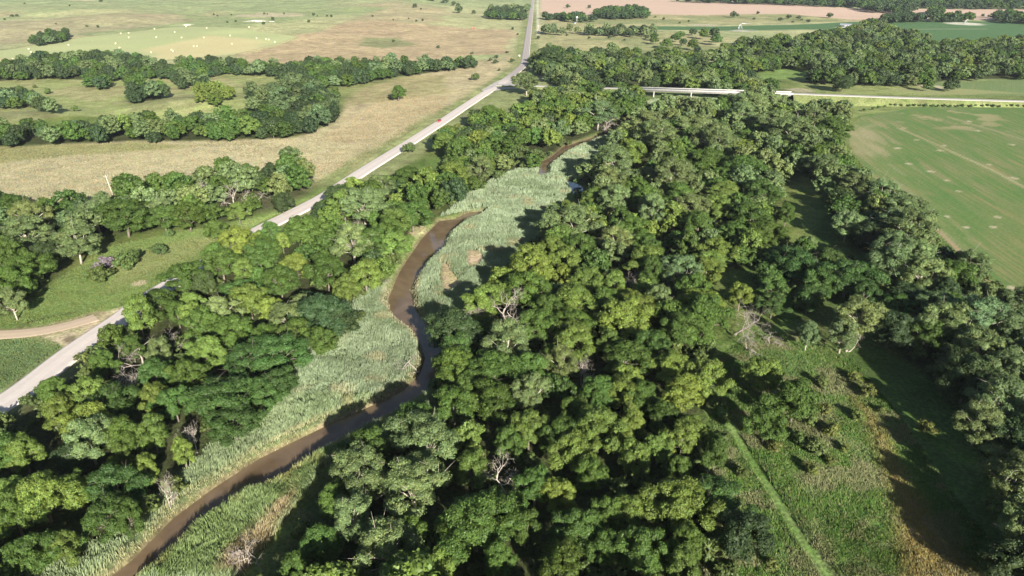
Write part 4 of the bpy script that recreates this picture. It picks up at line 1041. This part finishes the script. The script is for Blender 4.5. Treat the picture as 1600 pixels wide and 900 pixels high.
# undergrowth below the trees
und = []
for kz in ('west_bank', 'mid_bank', 'east_top', 'east_main', 'east_clump', 'east_edge', 'east_low', 'west_grove'):
    W = poly(FOREST[kz], 2.0); lo, hi = W.min(0), W.max(0)
    n = int((hi[0] - lo[0]) * (hi[1] - lo[1]) / 14)
    x = RNG.uniform(lo[0], hi[0], n); y = RNG.uniform(lo[1], hi[1], n)
    ok = (sdf(W, x, y) < 2) & (y < 420) & (line_dist(ROAD, x, y, 30) > 6.5) & (sdf_box(W_RIV, x, y, 12) > 1) & (fbm(x, y, 15, 88, 3) > 0.42)
    for a, b in zip(x[ok], y[ok]):
        r = random.uniform(1.3, 2.6)
        und.append(dict(kind='shrub', X=a, Y=b, r=r, h=r * random.uniform(1.1, 1.9), col=tint('shrub', (1.0, 1.0, 0.9))))
random.shuffle(und); und = und[:1700]
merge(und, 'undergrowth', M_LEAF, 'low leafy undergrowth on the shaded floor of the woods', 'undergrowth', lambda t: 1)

# ------------------------------------------------------------------ shrubs
SHRUBS = []
def add_shrub(px, py, rpx, look, extra=(1, 1, 1)):
    X, Y = P(px, py, 1.0); r = rpx * depth_of(X, Y, 1.0) / F
    return dict(kind='shrub', X=X, Y=Y, r=r, h=r * 1.35, col=tint('shrub', extra), px=px, py=py, look=look)
for px, py, r, lk in SHRUBS_PX:
    ex = (1.5, 1.3, 1.1) if 'yellow' in lk or 'lime' in lk or 'olive' in lk else (1, 1.05, 0.9)
    t = add_shrub(px, py, r, lk, ex)
    g = 'shrubs in the meadow left of the road' if px < 300 and py > 350 else 'shrubs in the open ground'
    SHRUBS.append((t, lk, g))
# far dots on the range land and the young hedge along the crop field
FARDOTS = [(20, 29, 2.5), (28, 29, 2.5), (137, 47.5, 2), (154.5, 48, 2.5), (90, 47, 1.6), (111, 18, 1.8), (40, 11, 1.6), (158, 3, 3), (97, 1.5, 2), (8, 34, 1.8), (335, 29, 2), (341, 31, 2), (363, 31.5, 1.6), (414, 30, 2.2), (419, 30.5, 1.4), (445, 30, 1.8), (491, 32.5, 2.5), (497, 35, 1.6), (512, 34.5, 2), (519, 35.5, 2.4), (484, 46, 2.6), (414, 52, 3), (428, 45, 3.4), (357, 45, 1.8), (370, 44.5, 2),
           (560, 3, 2.4), (589, 4, 3.4), (594, 4.5, 3), (609, 5, 3.2), (614, 5.5, 2.6), (656, 6, 2.8), (676, 6.5, 6), (696, 8, 6), (709, 11.5, 4), (716, 12, 3), (717, 21, 7), (740, 23, 4), (649, 17.5, 4), (658, 19, 1.6), (583, 37, 1.8), (615, 39.5, 1.5), (651, 41, 2), (661, 39.5, 2.2), (639, 37.5, 1.5), (685, 75, 3), (615, 67.5, 2.5), (801, 46, 2.6), (809, 54, 2), (792, 82, 2.4), (738, 84, 2.4), (776, 90, 3.6), (800, 96, 4), (774, 98, 4), (766, 94, 3), (780, 109, 2.4),
           (887, 12, 3.6), (921, 12.5, 3.4), (920, 60, 2.6), (952, 59, 3), (886, 55, 2), (976, 63, 2.2), (841, 60, 3), (1010, 60, 4), (1037, 30, 2.6), (1076, 33, 2.2), (1146, 27, 6), (1178, 30, 2.4), (1184, 21.5, 3), (1219, 31.5, 3.4), (1232, 28, 4), (1239, 35, 2.2), (1248, 29, 3.6), (1263, 34.5, 3.2), (1253, 31, 2), (1296, 27, 5), (1240, 9.5, 3.4), (1536, 24.5, 3), (1545, 25, 2.4), (1024, 27, 2), (1062, 36, 2)]
for px, py, r in FARDOTS:
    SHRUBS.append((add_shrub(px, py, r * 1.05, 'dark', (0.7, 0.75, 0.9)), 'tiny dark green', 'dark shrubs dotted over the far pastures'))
for i in range(27):
    px = 1352 + i * 9.6 + random.uniform(-2, 2); py = (172 - (i * 2.2) if i < 4 else 163.8) + random.uniform(-0.6, 0.6) + i * 0.06
    SHRUBS.append((add_shrub(px, py, random.uniform(2.2, 3.4), 'hedge', (0.8, 1.0, 0.8)), 'small young', 'young shrubs in a row along the crop field'))
sw = place_words([s[0] for s in SHRUBS], 'shrub')
near_sh = [s[0] for s in SHRUBS[:len(SHRUBS_PX)]]
FARMARKS = [("the hay field's peak", 286, 48), ("the pale chalk outcrops", 402, 46), ("the far crest of the straight road", 828, 28), ("the windmill", 901, 33), ("the red-brown bales", 739, 45), ("the irrigated field's left tip", 985, 42), ("the round tree in the tan field", 622, 143), ("the top left corner", 0, 0), ("the road junction", 790, 130), ("the triangular irrigation tower", 1156, 45), ("the long grey shed", 1320, 40), ("the pale dirt patch at the top", 120, 3), ("the clump beyond the hay field", 80, 62), ("the top right corner", 1600, 0), ("the middle of the top edge", 640, 0), ("the top edge above the pink field", 1060, 0)]
MARKS_SAVE = MARKS
MARKS = FARMARKS; fw = place_words([s[0] for s in SHRUBS], 'shrub'); MARKS = MARKS_SAVE
for i, (t, lk, g) in enumerate(SHRUBS):
    if 'row' in g: lb = 'small young shrub, number %s from the left in the row beside the crop field' % ['one', 'two', 'three', 'four', 'five', 'six', 'seven', 'eight', 'nine', 'ten', 'eleven', 'twelve', 'thirteen', 'fourteen', 'fifteen', 'sixteen', 'seventeen', 'eighteen', 'nineteen', 'twenty', 'twenty-one', 'twenty-two', 'twenty-three', 'twenty-four', 'twenty-five', 'twenty-six', 'twenty-seven'][i - len(SHRUBS_PX) - len(FARDOTS)]
    elif i < len(SHRUBS_PX): lb = '%s shrub, %s' % (lk, sw[i] or 'alone in the pasture')
    else: lb = 'dark shrub, %s' % (fw[i] or 'far out on the range')
    plant(t, lb, g, 'shrub', 'shrub')
# dead purple-grey bush and the silvery one
t = add_shrub(166, 419, 15, '', (1, 1, 1)); t['col'] = (0.17, 0.14, 0.155)
plant(t, 'purple-grey bare bush behind the two green shrubs in the left meadow', 'shrubs in the meadow left of the road', 'shrub', 'shrub')
t = add_shrub(1171, 375, 9, '', (1, 1, 1)); t['col'] = (0.42, 0.46, 0.38)
plant(t, 'silvery white-leaved shrub at the edge of the right clearing', 'shrubs in the open ground', 'shrub', 'shrub')

# ------------------------------------------------------------------ dead trees
DW = place_words([dict(px=d[0], py=d[1]) for d in DEAD_PX], 'dead tree')
DLAB = ['bleached white bare tree standing at the centre of the photo', 'bare white forked tree at the wood\'s edge left of the bleached one', 'wide grey dead tree beside the road, largest leafless tree at left', 'small grey dead tree just right of the wide roadside one', 'pale bare tree below the wide grey one, among green crowns', 'thin bleached tree at the edge of the lower reeds',
        'pale bare tree with spreading limbs in the grove above the road', 'thin whitish leafless tree at the grove\'s middle, left of the spreading one', 'grey dead-topped tree in the lower middle of the wood', 'grey leafless tree right of and above the bleached central one', 'reddish grey leafless tree high in the long wood', 'narrow white snag poking up between dark crowns',
        'dark leafless tree among cottonwoods by the shaded meadow', 'small purple-grey leafless tree in the right half of the wood', 'pinkish grey leafless tree by the upper stream', 'brownish dead tree between the road and the river bend', 'leaning bleached tree low at the edge of the left reeds', 'grey dead tree leaning over the water at the river narrows',
        'grey leafless tree in shade on the lower right bank', 'small grey leafless tree at the far left grove', 'pinkish bare tree in the woods beyond the bridge', 'white-stemmed dead tree above the river, near the road', 'pinkish dead tree left of the upper stream trees', 'grey twiggy dead tree standing in the right clearing', 'low heap of grey dead brush right of the fallen tree', 'pale bare-limbed tree in the cottonwoods of the clearing', 'white bare-limbed tree in the cottonwoods at the right edge']
for (px, py, rpx, mi, lk), lb in zip(DEAD_PX, DLAB):
    z = 6.0; X, Y = P(px, py, z); r = rpx * depth_of(X, Y, z) / F; hgt = min(15.5, max(r * 2.3, 10.0))
    if 'brush' in lk: hgt = 4
    X, Y = P(px, py, hgt * 0.62)
    o = link('dead_tree', DEAD[mi], None, (X, Y, gz(X, Y))); s = hgt / 10
    o.scale = (r / 3.3, r / 3.3, s * 1.15); o.rotation_euler = (0, 0, random.uniform(0, 6.28))
    if 'leaning over' in lk: o.rotation_euler = (0.3, -0.7, 0.0)
    tag(o, lb, 'dead tree', 'leafless trees')
for (px, py, sc, rx, rz, lb) in ((1150, 522, 1.25, 1.0, 2.2, 'large fallen bleached tree sprawled in the upper clearing'), (610, 442, 0.35, 1.35, 0.5, 'small driftwood branches stranded on the bank at the river bend')):
    X, Y = P(px, py, 1.0)
    o = link('fallen_tree', FALLEN, None, (X, Y, gz(X, Y) + 1.0)); o.scale = (sc,) * 3; o.rotation_euler = (rx, 0.1, rz)
    tag(o, lb, 'dead tree')

# ------------------------------------------------------------------ blades: reeds and grass
def blades(name, X, Y, Z, h, w, lean, ldir, col, per, mat, label, cat, jit=0.25):
    rng = np.random.default_rng(len(X))
    n = len(X)
    X, Y, Z, h, w, lean, ldir = [np.repeat(np.broadcast_to(a, n), per) for a in (X, Y, Z, h, w, lean, ldir)]
    col = np.repeat(col, per, axis=0)
    m = n * per
    X = X + rng.normal(0, jit, m); Y = Y + rng.normal(0, jit, m)
    h = h * rng.uniform(0.7, 1.15, m); a = rng.uniform(0, math.pi, m)
    dx, dy = np.cos(a) * w / 2, np.sin(a) * w / 2
    l_ = lean * rng.uniform(0.4, 1.3, m); th = ldir + rng.normal(0, 0.7, m)
    tx, ty = np.cos(th) * l_ * h, np.sin(th) * l_ * h
    V = np.empty((m, 5, 3))
    V[:, 0] = np.stack([X - dx * .5, Y - dy * .5, Z - 0.1], 1); V[:, 1] = np.stack([X + dx * .5, Y + dy * .5, Z - 0.1], 1)
    V[:, 2] = np.stack([X + dx + tx * .35, Y + dy + ty * .35, Z + h * .6], 1); V[:, 3] = np.stack([X - dx + tx * .35, Y - dy + ty * .35, Z + h * .6], 1)
    V[:, 4] = np.stack([X + tx, Y + ty, Z + h * np.sqrt(np.clip(1 - l_ * l_ * .5, .3, 1))], 1)
    idx = np.arange(m)[:, None] * 5
    Q = idx + np.array([[0, 1, 2, 3]]); T = idx + np.array([[3, 2, 4]])
    c = np.repeat((col * rng.uniform(0.8, 1.2, (m, 1)))[:, None, :], 5, axis=1)
    c[:, 4] *= 1.15
    me = mesh_np(name, V.reshape(-1, 3), [T, Q], mat, c.reshape(-1, 3))
    print(name, m, 'blades')
    return tag(link(name, me), label, cat, kind='stuff')
def scatter_in(pls, dens, zc=0.0):
    xs, ys = [], []
    for W in pls:
        lo, hi = W.min(0), W.max(0)
        A = (hi[0] - lo[0]) * (hi[1] - lo[1])
        n = int(A * dens(0.5 * (lo[1] + hi[1])) )
        x = RNG.uniform(lo[0], hi[0], n); y = RNG.uniform(lo[1], hi[1], n)
        k = sdf(W, x, y) < 0
        xs.append(x[k]); ys.append(y[k])
    return np.concatenate(xs), np.concatenate(ys)
SANDS = [poly([(726, 392), (748, 390), (759, 403), (752, 420), (735, 424), (726, 410)]), poly([(688, 408), (702, 416), (716, 430), (724, 445), (700, 464), (688, 455), (682, 430)])]
x, y = scatter_in([grow(w, 0.8) for w in W_REEDS], lambda d: 7.5 if d < 260 else 4.0)
rs = sd_river(x, y)
n1 = fbm(x, y, 7, 301, 3); n2 = fbm(x, y, 16, 311, 3); n4 = fbm(x, y, 2.2, 331, 3)
k = (rs > -0.5 + n1 * 1.2) & (n4 > 0.30)
for s in SANDS: k &= sdf_box(s, x, y, 3) > (-0.8 + 2.5 * (n4 - 0.4))
x, y, n1, n2, rs = x[k], y[k], n1[k], n2[k], rs[k]
c = np.empty((len(x), 3)); c[:] = (0.225, 0.275, 0.165)
c *= (0.72 + 0.56 * fbm(x, y, 5, 351, 3))[:, None]
w = sstep(0.52, 0.66, n2)[:, None]; c = c * (1 - w) + np.array((0.185, 0.235, 0.13)) * w
w = (sstep(0.62, 0.78, fbm(x, y, 8, 341, 4)) * 0.45)[:, None]; c = c * (1 - w) + np.array((0.33, 0.27, 0.15)) * w
w = (sstep(2.6, 0.6, rs + (n1 - 0.5) * 3) * 0.7 * (y < 230))[:, None]; c = c * (1 - w) + np.array((0.34, 0.285, 0.175)) * w
far_right = sdf_box(W_REEDS[1], x, y, 1) < 0
c[far_right] = c[far_right] * np.array((0.80, 0.86, 0.62))
c[y < 150] *= np.array((0.95, 0.97, 0.85))
strawz = sdf_box(poly([(330, 905), (380, 840), (440, 780), (470, 760), (430, 830), (390, 905)]), x, y, 6)
w = sstep(1.5, -1.5, strawz + (n1 - 0.5) * 4)[:, None] * 0.8; c = c * (1 - w) + np.array((0.34, 0.25, 0.15)) * w
hh = (0.55 + 1.9 * n1) * np.where(rs < 1.5, 0.7, 1.0)
ld = fbm(x, y, 9, 321, 3) * 14
blades('reeds', x, y, height(x, y) - 2.6 * sstep(2.2, -1.6, rs), hh, np.where(y < 260, 0.11, 0.20), 0.25 + 0.5 * np.clip(n2 - 0.5, 0, 1) * 2, ld, c, 4, M_REED, 'pale blue-green reeds covering the river banks and the island', 'reeds', 0.30)

FAN = poly([(60, 530), (92, 514), (150, 492), (222, 466), (200, 492), (130, 542), (104, 552), (98, 540), (75, 527)])
def grass(name, polys, dens, hgt, wid, per, label, lean=0.35, bright=1.0, extra=None):
    x, y = scatter_in(polys, dens)
    k = (line_dist(ROAD, x, y, 30) > 5.0) & (line_dist(DIRT, x, y, 30) > 3.6) & (sdf_box(FAN, x, y, 4) > 0.6) & (sd_river(x, y) > 1.0) & (line_dist(TRACK, x, y, 20) > 1.15)
    n = fbm(x, y, 3.0, 401, 3); k &= n > 0.18
    x, y, n = x[k], y[k], n[k]
    c = ground_color(x, y) * bright * np.array((0.82, 1.03, 0.78) if name == 'tall_grass' else (0.95, 1.02, 0.95))
    rg = np.random.default_rng(5); f = rg.normal(0, 0.10, len(x)); c = c * np.stack([1 + f, 1 + 0 * f, 1 - f], 1) * rg.uniform(0.85, 1.25, (len(x), 1))
    if extra is not None:
        pw = (sstep(0.50, 0.62, fbm(x, y, 7, 421, 4)) * 0.65)[:, None]; c = c * (1 - pw) + np.array((0.22, 0.205, 0.115)) * pw
        n = n * (0.5 + fbm(x, y, 5, 431, 3))
        s = rg.random(len(x)) < 0.15; c[s] = c[s] * 0.4 + np.array((0.30, 0.27, 0.15)) * 0.6
    g_ = (0.5 + 1.2 * (n - 0.35))
    return blades(name, x, y, height(x, y), hgt * g_, wid, lean, fbm(x, y, 20, 411, 2) * 6.28, np.clip(c, 0.02, 0.6), per, M_GRASS, label, 'grass', 0.22)
CLEAR = [poly([(1118, 560), (1180, 520), (1260, 520), (1330, 560), (1400, 640), (1480, 760), (1600, 905), (1100, 905), (1110, 700)])]
grass('tall_grass', CLEAR, lambda d: 9.0, 0.8, 0.10, 6, 'rough tall grass and weeds of the lower right clearing', 0.4, 0.92, 1)
grass('meadow_grass', [poly([(-40, 505), (60, 455), (170, 385), (350, 350), (430, 335), (500, 300), (400, 362), (250, 455), (180, 485), (90, 505)]), poly([(-40, 530), (60, 526), (96, 540), (60, 572), (-40, 630)])], lambda d: 4.0, 0.5, 0.12, 5, 'short green meadow grass along the left side of the road', 0.4, 0.85)
grass('prairie_grass', [poly([(-40, 232), (190, 221), (350, 222), (470, 216), (530, 200), (600, 150), (700, 150), (690, 175), (545, 270), (500, 290), (350, 320), (-40, 330)])], lambda d: 1.5, 0.6, 0.22, 3, 'dry tan prairie grass in the curved band left of the road', 0.5, 0.60)

# ------------------------------------------------------------------ small things
def car():
    X, Y = P(691, 189.5, 0.6)
    i = int(np.argmin(np.hypot(ROAD[:, 0] - X, ROAD[:, 1] - Y))); d = ROAD[i + 1] - ROAD[i - 1]; d /= np.linalg.norm(d)
    nr = np.array([d[1], -d[0]]); p = ROAD[i] - nr * 1.3 + 0 * d
    p = np.array([X, Y]) + nr * (float(np.dot(ROAD[i] - np.array([X, Y]), nr)) - 1.5)
    root = bpy.data.objects.new('car', None); COL.objects.link(root)
    root.location = (p[0], p[1], gz(*p) + 0.24); root.rotation_euler = (0, 0, math.atan2(-d[1], -d[0]))
    tag(root, 'red car driving on the pale road left of the river', 'car')
    red = mat_plain("red_paint", (0.36, 0.025, 0.03), 0.3, var=0.03); gl = mat_plain("dark_glass", (0.02, 0.025, 0.03), 0.08, var=0.0)
    rub = mat_plain("tyre_rubber", (0.02, 0.02, 0.02), 0.8); al = mat_plain("alloy", (0.5, 0.5, 0.5), 0.35, 0.8); lt = mat_plain("lamp_lens", (0.8, 0.8, 0.75), 0.15)
    def prism(prof, wb, wt, zmin, zmax):
        m = MB(); n = len(prof); V = []
        for s in (-1, 1):
            for (a, b) in prof:
                w = wb + (wt - wb) * (b - zmin) / (zmax - zmin); V.append((a, s * w / 2, b))
        me = bpy.data.meshes.new('x'); fs = [tuple(range(n))[::-1], tuple(range(n, 2 * n))] + [(i, (i + 1) % n, n + (i + 1) % n, n + i) for i in range(n)]
        me.from_pydata(V, [], fs); return me
    def part(nm, me, mat):
        me.materials.append(mat); return link(nm, me, root)
    body = [(-2.3, 0.35), (-2.35, 0.75), (-2.2, 0.98), (-1.3, 1.02), (1.0, 1.0), (2.1, 0.82), (2.35, 0.65), (2.35, 0.35)]
    o = part('body', prism(body, 1.84, 1.74, 0.35, 1.02), red)
    cab = [(-1.75, 1.0), (-1.25, 1.42), (0.25, 1.42), (1.05, 1.0)]
    part('windows', prism(cab, 1.68, 1.36, 1.0, 1.42), gl)
    part('roof', prism([(-1.22, 1.425), (-1.1, 1.48), (0.1, 1.48), (0.22, 1.425)], 1.36, 1.24, 1.425, 1.48), red)
    for sx in (-1.42, 1.42):
        for sy in (-1, 1):
            m = MB(); m.tube([(sx, sy * 0.72, 0.33), (sx, sy * 0.95, 0.33)], [0.33, 0.33], 16); w = m.build('wheel', rub, root)
            m = MB(); m.tube([(sx, sy * 0.952, 0.33), (sx, sy * 0.965, 0.33)], [0.2, 0.2], 12); m.build('rim', al, w)
    for sy in (-1, 1):
        m = MB(); m.box((2.33, sy * 0.68, 0.68), (0.06, 0.34, 0.14)); m.build('headlight', lt, root)
        m = MB(); m.box((-2.33, sy * 0.68, 0.8), (0.06, 0.3, 0.14)); m.build('tail_light', red, root)
car()

M_POLE = mat_plain("grey_pole_wood", (0.45, 0.40, 0.33), 0.85)
M_GALV = mat_plain("galvanised_steel", (0.50, 0.52, 0.53), 0.4, 0.6)
M_WHITE = mat_plain("white_paint", (0.75, 0.75, 0.72), 0.6, var=0.05)
def pole(px, py, h, lean, lb):
    X, Y = P(px, py, 0)
    r = bpy.data.objects.new('utility_pole', None); COL.objects.link(r); r.location = (X, Y, gz(X, Y)); r.rotation_euler = (0, lean, 0.2)
    tag(r, lb, 'utility pole', 'utility poles')
    m = MB(); m.tube([(0, 0, -0.5), (0, 0, h)], [0.20, 0.14], 8); m.build('pole', M_POLE, r)
    m = MB(); m.box((0, 0, h - 0.5), (2.2, 0.12, 0.14)); c = m.build('crossarm', M_POLE, r)
    for s in (-0.95, 0, 0.95):
        m = MB(); m.tube([(s, 0, h - 0.43), (s, 0, h - 0.22)], [0.06, 0.05], 6); m.build('insulator', M_WHITE, c)
pole(177, 306, 10, -0.12, 'leaning pale utility pole in the tan grass left of the road')
pole(428, 216, 8, 0.0, 'short utility pole at the lower edge of the far tree belt')
pole(923, 53, 10, 0.0, 'utility pole before the hedge right of the straight road')
pole(841, 97, 9, 0.0, 'utility pole right of the straight road near its bend')
pole(841, 50, 10, 0.0, 'utility pole beside the pale track right of the straight road')

def sign():
    X, Y = P(811.5, 90, 0); r = bpy.data.objects.new('road_sign', None); COL.objects.link(r); r.location = (X, Y, gz(X, Y)); tag(r, 'small white road sign left of the straight road at its bend', 'sign')
    m = MB(); m.tube([(0, 0, -0.3), (0, 0, 2.6)], [0.05, 0.05], 6); m.build('post', M_GALV, r)
    m = MB(); m.box((0, -0.07, 2.3), (1.5, 0.03, 1.3)); m.build('plate', M_WHITE, r)
sign()

# round bales in the hay field
M_BALE = mat_plain("baled_hay", (0.38, 0.345, 0.22), 0.95, var=0.2, scale=4, bump=0.4)
M_BALE2 = mat_plain("old_baled_hay", (0.22, 0.11, 0.07), 0.95, var=0.2, scale=4, bump=0.4)
def bale_mesh(mat):
    m = MB(); m.tube([(-0.95, 0, 1.0), (-0.80, 0, 1.0), (0.80, 0, 1.0), (0.95, 0, 1.0)], [0.9, 1.02, 1.02, 0.9], 18); return m.mesh('bale', mat, smooth=False)
BM = bale_mesh(M_BALE)
BALES = [(45.5, 78, 0), (48.5, 82, 0), (20, 92, 0), (108, 74.5, 0), (182, 73, 0), (187.5, 78, 0), (190.5, 60, 0), (203, 59.5, 0), (202.5, 65.5, 0), (243, 52.5, 0), (246, 66, 0), (274.5, 59, 0), (285.5, 67.5, 0), (269, 82, 0), (271.5, 84, 0), (237, 85, 0), (320, 68, 0), (304, 78, 0), (309, 78, 0), (363.5, 75, 0), (361, 65, 0), (417, 69.5, 0), (421, 70, 0), (430, 72, 0), (292, 48.8, 0), (325, 54.5, 0), (391, 56, 0), (402, 69, 0)]
PH = [(b[0], b[1]) for b in BALES]
MARKS = [("the hay field's peak", 286, 49), ("the hay field's right tip", 468, 67), ("the left edge of the photo", 0, 88), ("the hay field's centre", 250, 75), ("the tallest treetop below the hay field", 168, 78), ("the cut corner by the trees", 368, 90), ("the clump beyond the hay field", 80, 62)]
BW = place_words([dict(px=p[0], py=p[1]) for p in PH], 'bale'); MARKS = MARKS_SAVE
for i, (px, py, q) in enumerate(BALES):
    X, Y = P(px, py, 1.0); o = link('hay_bale', BM, None, (X, Y, gz(X, Y) - 0.05)); o.rotation_euler = (0, 0, random.uniform(0, 3.1)); o.scale = (1.0, 1.0, 1.0)
    tag(o, 'pale round hay bale, %s' % BW[i], 'hay bale', 'round hay bales in the hay field')
BM2 = bale_mesh(M_BALE2)
for px, lb in ((737.5, 'dark red-brown bale, left one of the pair by the far fence'), (741.5, 'dark red-brown bale, right one of the pair by the far fence')):
    X, Y = P(px, 45, 1.0); o = link('hay_bale', BM2, None, (X, Y, gz(X, Y))); o.scale = (1.5,) * 3; tag(o, lb, 'hay bale', 'dark bales by the far fence')

# chalk outcrops
M_ROCK = mat_plain("pale_chalk", (0.62, 0.57, 0.47), 0.95, var=0.2, scale=1)
def rock(px, py, wd, lb, seed):
    rng = np.random.default_rng(seed); m = MB(); cv, cf = ICO
    for q in range(5):
        s = wd * rng.uniform(0.2, 0.45); m.add(cv * s * np.array([1.2, 1, 0.35]) * (1 + 0.2 * rng.normal(size=(12, 1))) + np.array([rng.normal(0, wd * 0.4), rng.normal(0, wd * 0.3), 0.1]), cf)
    X, Y = P(px, py); o = m.build('rock_outcrop', M_ROCK); o.location = (X, Y, gz(X, Y)); tag(o, lb, 'rock', 'pale rock outcrops on the far slope')
rock(401, 45.5, 7, 'pale chalk outcrop, left one of three beyond the hay field', 1)
rock(412, 47, 9, 'pale chalk outcrop, long middle one beyond the hay field', 2)
rock(428, 48, 4, 'small pale chalk outcrop, right one beyond the hay field', 3)
rock(293, 46, 6, 'low pale rock heap just above the hay field\'s peak', 4)

def windmill():
    X, Y = P(901, 36, 0); r = bpy.data.objects.new('windmill', None); COL.objects.link(r); r.location = (X, Y, gz(X, Y)); tag(r, 'small steel farm windmill in front of the far dark grove', 'windmill')
    m = MB()
    for sx in (-1, 1):
        for sy in (-1, 1): m.tube([(sx * 1.3, sy * 1.3, 0), (sx * 0.15, sy * 0.15, 10)], [0.12, 0.08], 5)
    for z in (2, 4, 6, 8):
        q = 1.3 - 1.15 * z / 10
        for a, b in (((-q, -q), (q, -q)), ((q, -q), (q, q)), ((q, q), (-q, q)), ((-q, q), (-q, -q))): m.tube([(*a, z), (*b, z)], [0.06, 0.06], 4)
    m.build('tower', M_GALV, r)
    m = MB()
    for k in range(14):
        a = k * 2 * math.pi / 14; ca, sa = math.cos(a), math.sin(a); w = 0.22
        m.add([(ca * 0.4 - sa * w * .4, -0.3, 10.2 + sa * 0.4 + ca * w * .4), (ca * 0.4 + sa * w * .4, -0.36, 10.2 + sa * 0.4 - ca * w * .4), (ca * 1.7 + sa * w, -0.36, 10.2 + sa * 1.7 - ca * w), (ca * 1.7 - sa * w, -0.3, 10.2 + sa * 1.7 + ca * w)], [[0, 1, 2, 3]])
    m.build('wheel', M_GALV, r)
    m = MB(); m.tube([(0, -0.3, 10.2), (0, 2.2, 10.2)], [0.06, 0.06], 5); m.box((0, 2.6, 10.2), (0.05, 1.1, 0.9)); m.build('tail_vane', M_GALV, r)
    m = MB(); m.tube([(-3, 0, 0), (-3, 0, 1.0)], [2.0, 2.0], 20); m.build('water_tank', mat_plain("pale_blue_tank", (0.35, 0.5, 0.5), 0.5), r)
windmill()
def pivot(px, py, sc, lb, grp):
    X, Y = P(px, py, 0); r = bpy.data.objects.new('irrigation_tower', None); COL.objects.link(r); r.location = (X, Y, gz(X, Y)); r.scale = (sc,) * 3; tag(r, lb, 'irrigation tower', grp)
    m = MB()
    for sx in (-1, 1):
        for sy in (-1, 1): m.tube([(sx * 1.8, sy * 1.8, 0), (sx * 0.3, sy * 0.3, 4.2)], [0.12, 0.12], 5)
        m.tube([(sx * 1.1, -1.1, 2), (sx * 1.1, 1.1, 2)], [0.08, 0.08], 4)
    m.build('frame', M_GALV, r)
    m = MB(); m.tube([(0, 0, 0), (0, 0, 4.6), (1.0, 0, 4.9), (8, 0, 4.6)], [0.16, 0.16, 0.14, 0.12], 8); m.build('pipe', M_GALV, r)
    m = MB(); m.box((-1.2, 0, 1.3), (0.9, 0.6, 1.4)); m.build('control_box', mat_plain("grey_box", (0.3, 0.32, 0.36), 0.5), r)
pivot(1156, 46, 1.9, 'triangular grey irrigation tower at the near edge of the far crop', 'irrigation towers')
pivot(1508, 38, 1.3, 'grey irrigation tower on the pale circle in the far green field', 'irrigation towers')
def shed():
    X, Y = P(1322, 41.5, 0); r = bpy.data.objects.new('shed', None); COL.objects.link(r); r.location = (X, Y, gz(X, Y)); r.rotation_euler = (0, 0, -0.5); tag(r, 'long low grey-roofed shed beside the far woods', 'shed')
    m = MB(); m.box((0, 0, 1.4), (18, 8, 2.8)); m.build('wall', mat_plain("shed_wall", (0.35, 0.35, 0.36), 0.7), r)
    me = bpy.data.meshes.new('roof'); a, b = 9.6, 4.6
    me.from_pydata([(-a, -b, 2.7), (a, -b, 2.7), (a, b, 2.7), (-a, b, 2.7), (-a, 0, 4.6), (a, 0, 4.6)], [], [(0, 1, 5, 4), (2, 3, 4, 5), (0, 4, 3), (1, 2, 5), (0, 3, 2, 1)]); me.materials.append(M_GALV); link('roof', me, r)
    m = MB(); m.box((-3, -4.03, 1.2), (4, 0.1, 2.4)); m.build('door', mat_plain("shed_door", (0.15, 0.15, 0.17), 0.6), r)
shed()

# ------------------------------------------------------------------ haze
def haze():
    m, n, l = new_mat("thin_air"); o = n.new("ShaderNodeOutputMaterial"); v = n.new("ShaderNodeVolumePrincipled")
    v.inputs["Color"].default_value = (0.80, 0.88, 1.0, 1); v.inputs["Density"].default_value = 0.000028; v.inputs["Anisotropy"].default_value = 0.0
    l.new(v.outputs[0], o.inputs["Volume"])
    mb = MB(); mb.box((0, 0, 46), (29000, 29000, 118))
    ob = mb.build('haze', m); tag(ob, 'thin pale air over the valley', 'haze', kind='stuff')
haze()
print('objects', len(SC.objects))
